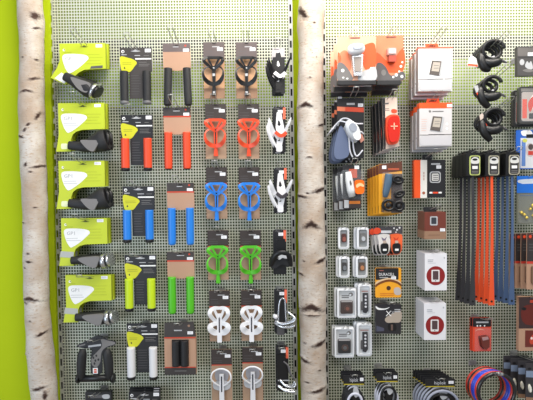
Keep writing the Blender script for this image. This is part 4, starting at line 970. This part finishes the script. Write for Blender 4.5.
# ------------------------------------------------------------------ strap locks with long hanging bands
def strap_lock(ox, oy, sm, label, hooktxt, n, nm, ly):
    it = Item('strap_lock', label, 'bike lock', ox, oy, .15, 'strap locks with long %s bands' % nm, (ox + 6, oy + .5, hooktxt), L=.19)
    c = it.mb(); c.slab(rrect(ox - 2.6, oy, ox + 11.4, oy + 23, 1), -8.6, 0, BLACK); hd = c.build('lock_head', it.root)
    c = it.mb(); c.slab(rrect(ox + .4, oy + 2.6, ox + 11, oy + 22.2, 2.2), 0, .6, ly); c.slab(rrect(ox + 1.4, oy + 3.4, ox + 10, oy + 21.4, 1.8), .6, .7, M((48, 46, 48), .4))
    c.poly(smooth([(ox + 2, oy + 6), (ox + 6, oy + 4), (ox + 9.6, oy + 6), (ox + 9.4, oy + 10.4), (ox + 2.2, oy + 10.4)], 3, True), .8, M((214, 214, 212), .5)); c.poly(ell(ox + 5.6, oy + 6.6, 2.6, 1.2, 14), .85, BLACK)
    c.poly(rect(ox + 3, oy + 13, ox + 8.4, oy + 16), .8, WHITE); c.lines(ox + 2.6, ox + 9, [oy + 18, oy + 19.6], .7, .8, GREY, 0); c.build('front_label', hd)
    c = it.mb(); c.slab([(ox + 1, oy + .6), (ox + 1.6, oy - 3), (ox + 6, oy - 3.6), (ox + 9, oy - 1.6), (ox + 10, oy + .6)], -5, -2, BLACK); c.build('hang_loop', hd)
    s = it.mb(); L_ = 131
    P = smooth([(ox + 4.6, oy + 22, -2), (ox + 4.8, oy + 70, -1), (ox + 4.2, oy + 116, 0), (ox + 4, oy + 22 + L_, 0)], 5)
    s.ribbon(P, [2.6, 2.4, 3.4, 6.4], .7, sm); s.slab(ell(ox + 4.1, oy + 18 + L_, 1.1, 1.1, 14), .75, .9, DARKSLOT); s.build('band', it.root)
    stack(it, n, .034, 'black headed strap lock with %s band' % nm, -.0005, .004, None, .008)
strap_lock(469, 153, M((52, 52, 56), .5), 'black headed strap lock with charcoal band and yellow rimmed label, front one', 'the charcoal strap locks', 3, 'charcoal', M((196, 208, 120), .4))
strap_lock(488, 153, M((232, 84, 40), .45), 'black headed strap lock with bright orange band, front one', 'the orange strap locks', 3, 'bright orange', M((176, 172, 150), .4))
strap_lock(508.4, 152.4, M((70, 92, 128), .5), 'black headed strap lock with slate blue band, front one', 'the slate blue strap locks', 3, 'slate blue', M((176, 170, 150), .4))

# red light on a card
it = Item('tail_light_pack', 'red card with black header and small dark red light, alone under the straps', 'bike light', 473, 318, .08, None, (483, 319.5, 'the lone red card'), L=.15)
c = it.mb(); c.slab(rrect(472.8, 318, 491.6, 352, 1), -1, 0, M((226, 74, 44), .45)); c.poly(rrect(472.8, 317.9, 491.2, 327, .8), .14, CARDB); c.lines(476, 488.6, [321.6], 1.6, .16, LGREY, 0)
for x in (477.4, 480.4, 484.6): c.poly(ell(x, 326, .8, .9, 10), .18, WHITE)
c.poly(smooth([(475, 331), (480, 328.6), (485, 330.4), (480, 330)], 3, True), .16, M((240, 150, 120), .5)); card = c.build('printed_card', it.root)
g = it.mb(); g.slab([(479, 336), (486, 335), (487.6, 337.4), (487.6, 346), (484, 349), (480.6, 345.6)], 0, 5, M((110, 52, 44), .35)); lh = g.build('lamp_housing', it.root)
g = it.mb(); g.slab([(479.6, 336.2), (485.6, 335.4), (486.4, 338), (480.6, 339.4)], 5, 5.6, M((180, 140, 140), .2)); g.build('lens', lh)
g = it.mb(); g.slab(rrect(474.6, 328, 491, 351.4, 2), .3, .5, CLEAR); g.build('clear_blister', it.root)
behind(it, .018, 'red light card with black header half hidden behind the lone one', -.003, .0)

# ------------------------------------------------------------------ ring shaped cable locks
hook(491, 372.5, .17, .23, 'the ring shaped cable locks', .008)
rc = [('black', (28, 28, 32), 'foremost black ring cable lock with silver band'), ('red', (206, 54, 44), 'red ring cable lock just behind the foremost black one'),
      ('blue', (36, 70, 214), 'blue ring cable lock, nearer of the two blue rings'), ('blue', (40, 62, 190), 'blue ring cable lock, further of the two blue rings'),
      ('red', (214, 70, 48), 'red ring cable lock behind the two blue rings'), ('black', (52, 30, 30), 'dark maroon ring cable lock near the wall'), ('red', (196, 48, 34), 'rearmost red ring cable lock nearest the panel')]
for k, (nm, col, lb) in enumerate(rc):
    d = .20 - k * .0165
    it = Item('ring_cable_lock', lb, 'bike lock', 496, 391, .19, 'ring shaped cable locks', None)
    p = W(496.5, 391.6, .20); it.root.location = (p.x, -d, p.z - SLOPE * .0165 * k)
    m = M(col, .25, coat=.5)
    g = it.mb(); rr = 18.4; P = [(496 + rr * math.cos(t), 391 + rr * math.sin(t), 0) for t in [2 * PI * q / 64 for q in range(64)]]
    g.tube(P, 1.95, m, n=10, closed=True); cb = g.build('cable_ring', it.root)
    g = it.mb(); g.tube([(496 + rr * math.cos(t), 391 + rr * math.sin(t), 0) for t in [1.3 + .08 * q for q in range(9)]], 2.3, BLACK, n=12); g.build('lock_barrel', cb)
    if k: continue
    g = it.mb(); g.tube([(496 + rr * math.cos(t), 391 + rr * math.sin(t), 0) for t in [-1.55 + .08 * q for q in range(5)]], 2.0, SILVER if k == 0 else LGREY, n=12); g.build('silver_band', cb)

# ------------------------------------------------------------------ bagged helmets of cable at the bottom edge
def bottom_pack(ox, oy, w, h, label, hooktxt, n, what, dxs, cable):
    it = Item('cable_lock_pack', label, 'bike lock', ox, oy, .16, what, (ox + w / 2, oy + 1.5, hooktxt), L=.18)
    c = it.mb(); c.slab(rrect(ox, oy, ox + w, oy + h, .7), -1, 0, CARDB); c.poly(rect(ox, oy + h - 1.1, ox + w * .98, oy + h - .2), .12, M((206, 186, 40), .5))
    c.text('hiplok', ox + w * .3, oy + h * .26, ox + w * .69, oy + h * .8, .14, M((214, 214, 218), .5)); card = c.build('header_card', it.root)
    price(it, card, ox + w * .78, oy + h * .24, ox + w * .95, oy + h * .6, .14)
    g = it.mb(); cx = ox + w / 2
    for k, (r, dy, m) in enumerate(cable):
        P = [(cx + r * math.cos(t) * (w / 30), oy + h + dy + r * .9 * math.sin(t), -2 + k * 1.6) for t in [2 * PI * q / 32 for q in range(32)]]
        g.tube(P, 1.35, m, n=8, closed=True)
    g.build('cable_coil', it.root)
    g = it.mb(); g.slab(rrect(cx - 3, oy + h + 8, cx + 4, oy + h + 18, 2), 0, 4, BLACK); g.build('lock_body', it.root)
    g = it.mb(); g.slab(smooth([(ox + w * .45, oy + h + 1), (ox + w * .62, oy + h + 1.5), (ox + w * .7, oy + h + 8), (ox + w * .52, oy + h + 11), (ox + w * .42, oy + h + 6)], 3, True), 4.2, 4.6, LGREY); g.build('paper_tag', it.root)
    stack(it, n, .022, label.split(',')[0] + ' on bottom row', *dxs)
WC = M((206, 208, 222), .4)
bottom_pack(343.6, 375.6, 21.2, 9.6, 'black header pack with mixed pale and black cable, left of bottom row, front', 'the left bottom row packs', 2, 'left bottom row cable packs', (-.002, .004), ((7, 9, WC), (11, 14, BLACK), (9, 12, BLACK), (13, 17, BLACK), (10, 16, WC)))
bottom_pack(376.8, 373.4, 21.6, 9, 'black header pack with pale grey cable, middle of bottom row, front one', 'the middle bottom row packs', 2, 'middle bottom row cable packs', (-.002, .004), ((7, 9, WC), (11, 14, BLACK), (9, 12, LGREY), (13, 17, WC), (10, 12, BLACK)))
bottom_pack(425.6, 379.2, 29.8, 8.2, 'black header pack with dark cable, right end of bottom row, front one', 'the long stack of bottom row packs', 5, 'long stack of dark cable packs', (-.003, .002), ((10, 10, WC), (12, 13, BLACK), (14, 14, BLACK), (13, 18, BLACK), (15, 19, BLACK), (16.4, 16, M((150, 155, 172), .4))))

# ------------------------------------------------------------------ packs cut by the right picture edge
it = Item('lamp_box', 'dark grey box with pale printed mount picture at the upper right edge', 'bike light box', 516.4, 46, .13, None, (532, 48, 'the dark grey box at the right edge'), L=.17)
c = it.mb(); c.slab([(517.2, 47), (550, 45.6), (550, 75), (517.6, 75.4)], -5, 0, M((74, 72, 72), .5)); c.poly(rect(517.6, 48, 550, 56), .13, M((104, 100, 98), .5)); c.poly(rect(517.4, 56.6, 550, 57.6), .16, M((60, 58, 58), .5))
c.poly(ell(522, 62, 2.4, 3, 16), .18, LGREY); c.poly(smooth([(525, 66), (527, 61), (529, 63), (531, 61), (533, 68), (529, 69)], 3, True), .18, LGREY); c.poly(smooth([(522.6, 70), (528, 68.6), (534, 70.6), (528, 72)], 3, True), .18, GREY); c.lines(536, 548, [62, 64, 66], .7, .18, GREY)
bx = c.build('printed_box', it.root); price(it, bx, 527.6, 52.6, 533.4, 56, .3)
it = Item('light_set_pack', 'dark rimmed clear case with red and white insert at the right edge', 'bike light', 519, 86, .11, None, (532, 88, 'the dark rimmed clear case'), L=.16)
c = it.mb(); c.slab(rrect(519, 86.6, 548, 123.4, 2.4), -4, 0, M((62, 62, 62), .4)); c.poly(rrect(521.6, 92, 546, 120.6, 2), .13, M((170, 160, 154), .45)); c.poly(rect(522.4, 99, 527, 118), .17, M((206, 74, 52), .45)); c.poly(rect(521, 88.4, 546, 91.4), .17, M((120, 118, 116), .5))
c.poly(ell(536, 102, 6.4, 8, 24), .17, M((226, 222, 220), .45)); c.poly(smooth([(528, 104), (531, 98), (535, 96), (534, 104), (530, 112)], 3, True), .2, M((196, 52, 36), .45)); c.poly(rrect(529, 113, 545, 118.6, 1), .2, CARDB); c.build('printed_card', it.root)
g = it.mb(); g.slab(rrect(520.6, 91, 546.4, 121.6, 2), .3, 2.6, CLEAR); g.build('clear_blister', it.root)
stack(it, 1, .04, 'dark rimmed clear case with red and white insert', -.003)
def blue_pack(ox, oy, h, band, label, hooktxt, kind):
    it = Item('repair_kit_pack', label, 'repair kit', ox, oy, .1, None, (ox + 14, oy + 2, hooktxt), L=.15)
    c = it.mb(); c.slab(rrect(ox, oy, ox + 28, oy + h, 1.2), -1, 0, M((34, 96, 190), .45) if kind == 'patch' else M((104, 106, 92), .5)); 
    if kind == 'patch':
        c.poly(smooth([(ox + 5, oy + 1), (ox + 14, oy + .6), (ox + 16, oy + 5), (ox + 7, oy + 6)], 3, True), .13, M((226, 226, 226), .5)); c.poly(rect(ox + 10, oy + 4.4, ox + 17, oy + 8), .16, BLACK); c.poly(rect(ox + 4.4, oy + 8, ox + 27.6, oy + h - 1), .13, M((206, 208, 214), .5)); c.poly(rect(ox + 5.4, oy + 10, ox + 9.4, oy + h - 3), .16, M((92, 128, 192), .5)); c.poly(ell(ox + 8.6, oy + 10.6, 2.4, 2, 14), .2, M((196, 196, 90), .5))
        c.poly(ell(ox + 14, oy + 20, 4.6, 7, 20), .17, M((190, 180, 180), .5)); c.poly(ell(ox + 14.6, oy + 17, 2.6, 3, 16), .2, M((70, 60, 60), .5)); c.poly(rect(ox + 12, oy + 21, ox + 17, oy + 25), .2, M((190, 60, 50), .5))
    else:
        c.poly(rect(ox, oy, ox + 28, oy + 17), .13, M((28, 110, 210), .45)); c.poly(smooth([(ox + .4, oy + 5), (ox + 6, oy + 3.4), (ox + 27, oy + 3), (ox + 27, oy + 6.6), (ox + 6, oy + 8)], 2, True), .17, M((206, 214, 226), .5)); c.lines(ox + 3, ox + 26, [oy + 19], 1, .17, M((70, 90, 120), .5), 0)
    c.build('printed_card', it.root)
    if kind != 'patch':
        rnd = random.Random(5)
        for k in range(11):
            g = it.mb(); x, y = ox + 3 + rnd.random() * 20, oy + 30 + rnd.random() * 12
            g.tube([(x, y, 1.2), (x + 1.6, y + rnd.uniform(-2.4, 2.4), 1.4)], [1.3, 1.5], M((226, 196, 70), .35, .4), n=8); g.build('valve_cap', it.root)
        g = it.mb(); g.slab(rrect(ox + 1, oy + 18, ox + 27, oy + h - 1, 2), .3, 2.8, CLEAR); g.build('clear_blister', it.root)
    return it
blue_pack(516.2, 130, 39, 8, 'blue card kit with white picture panel at the right edge, upper blue one', 'the upper blue card kit', 'patch')
blue_pack(516.8, 176, 48, 17, 'clear bag of brass caps with blue header at the right edge', 'the bag of brass caps', 'caps')
# brake pads on kraft cards in a fan
it = Item('brake_pad_pack', 'narrow kraft and black card with red dot, right edge stack, front one', 'brake pads', 527, 232, .14, 'kraft and black cards at the right edge', (534, 236, 'the kraft and black cards'), L=.17)
c = it.mb(); c.slab(rrect(527, 233, 551, 290, .8), -1, 0, KRAFT); c.poly(rect(527.1, 233, 551, 240), .12, M((72, 40, 38), .5)); c.poly(rect(527.1, 240, 551, 261.6), .12, M((52, 46, 46), .5)); c.poly(rect(527.1, 261.6, 551, 264), .14, M((200, 60, 46), .5)); c.poly(ell(530.4, 236.6, 1.6, 1.6, 12), .16, RED); c.lines(529, 545, [244, 247, 250], .7, .16, MIDG)
c.build('printed_card', it.root)
g = it.mb(); g.slab(rrect(531, 266, 547, 284, 2), 0, 2.4, M((120, 92, 74), .6)); g.build('brake_pad', it.root)
stack(it, 3, .032, 'narrow kraft and black card in the right edge stack', -.006, .001)
it = Item('lamp_box', 'kraft framed box with red glowing lens picture and dark top, right edge', 'bike light box', 518.4, 298, .12, None, (533, 299, 'the kraft framed red box'), L=.15)
c = it.mb(); c.slab(rect(519, 297, 552, 352), -5, 0, KRAFT); c.poly(rect(519, 297, 552, 329), .12, M((62, 44, 44), .5)); c.poly(smooth([(521, 312), (527, 305), (540, 306), (551, 312), (551, 324), (526, 325)], 3, True), .16, M((104, 36, 28), .45)); c.poly(rect(530, 300, 551, 303), .16, M((206, 70, 50), .5)); c.poly(ell(524, 309, 2.4, 1.6, 14), .2, BLACK)
c.poly(rect(525.4, 331, 552, 348), .16, M((110, 44, 36), .5)); c.poly(smooth([(530, 340), (534, 335), (538, 338), (536, 344), (531, 345)], 3, True), .2, M((200, 70, 50), .4)); c.poly(ell(532, 339, 1.2, 1.4, 12), .24, M((240, 220, 210), .4)); c.build('printed_box', it.root)
it = Item('pedal_clip_pack', 'dark card with pale oval window and kraft foot, lower right stack, front one', 'card pack', 527, 358, .17, 'dark oval window cards', (536, 362, 'the dark oval window cards'), L=.19)
c = it.mb(); c.slab([(526, 364), (552, 364), (552, 405), (526, 402)], -1, 0, M((58, 56, 60), .5)); c.poly([(526.1, 371), (552, 372), (552, 379), (526.1, 377.6)], .12, M((130, 146, 172), .5)); c.poly([(526.1, 398), (552, 400), (552, 405), (526.1, 402)], .13, KRAFTD)
c.poly(ell(529.6, 369, 1.8, 1.2, 12), .15, BLACK); c.poly(ell(530, 389, 1.7, 4.6, 18, -.15), .15, M((226, 222, 206), .4)); c.lines(536, 548, [384, 387, 390], .8, .15, GREY); c.build('printed_card', it.root)
g = it.mb(); g.slab(ell(530, 389, 1.2, 3.6, 18, -.15), .2, 1.6, M((240, 238, 226), .3)); g.build('window_insert', it.root)
stack(it, 3, .034, 'dark card with pale oval window in the lower right stack', -.012, .004)
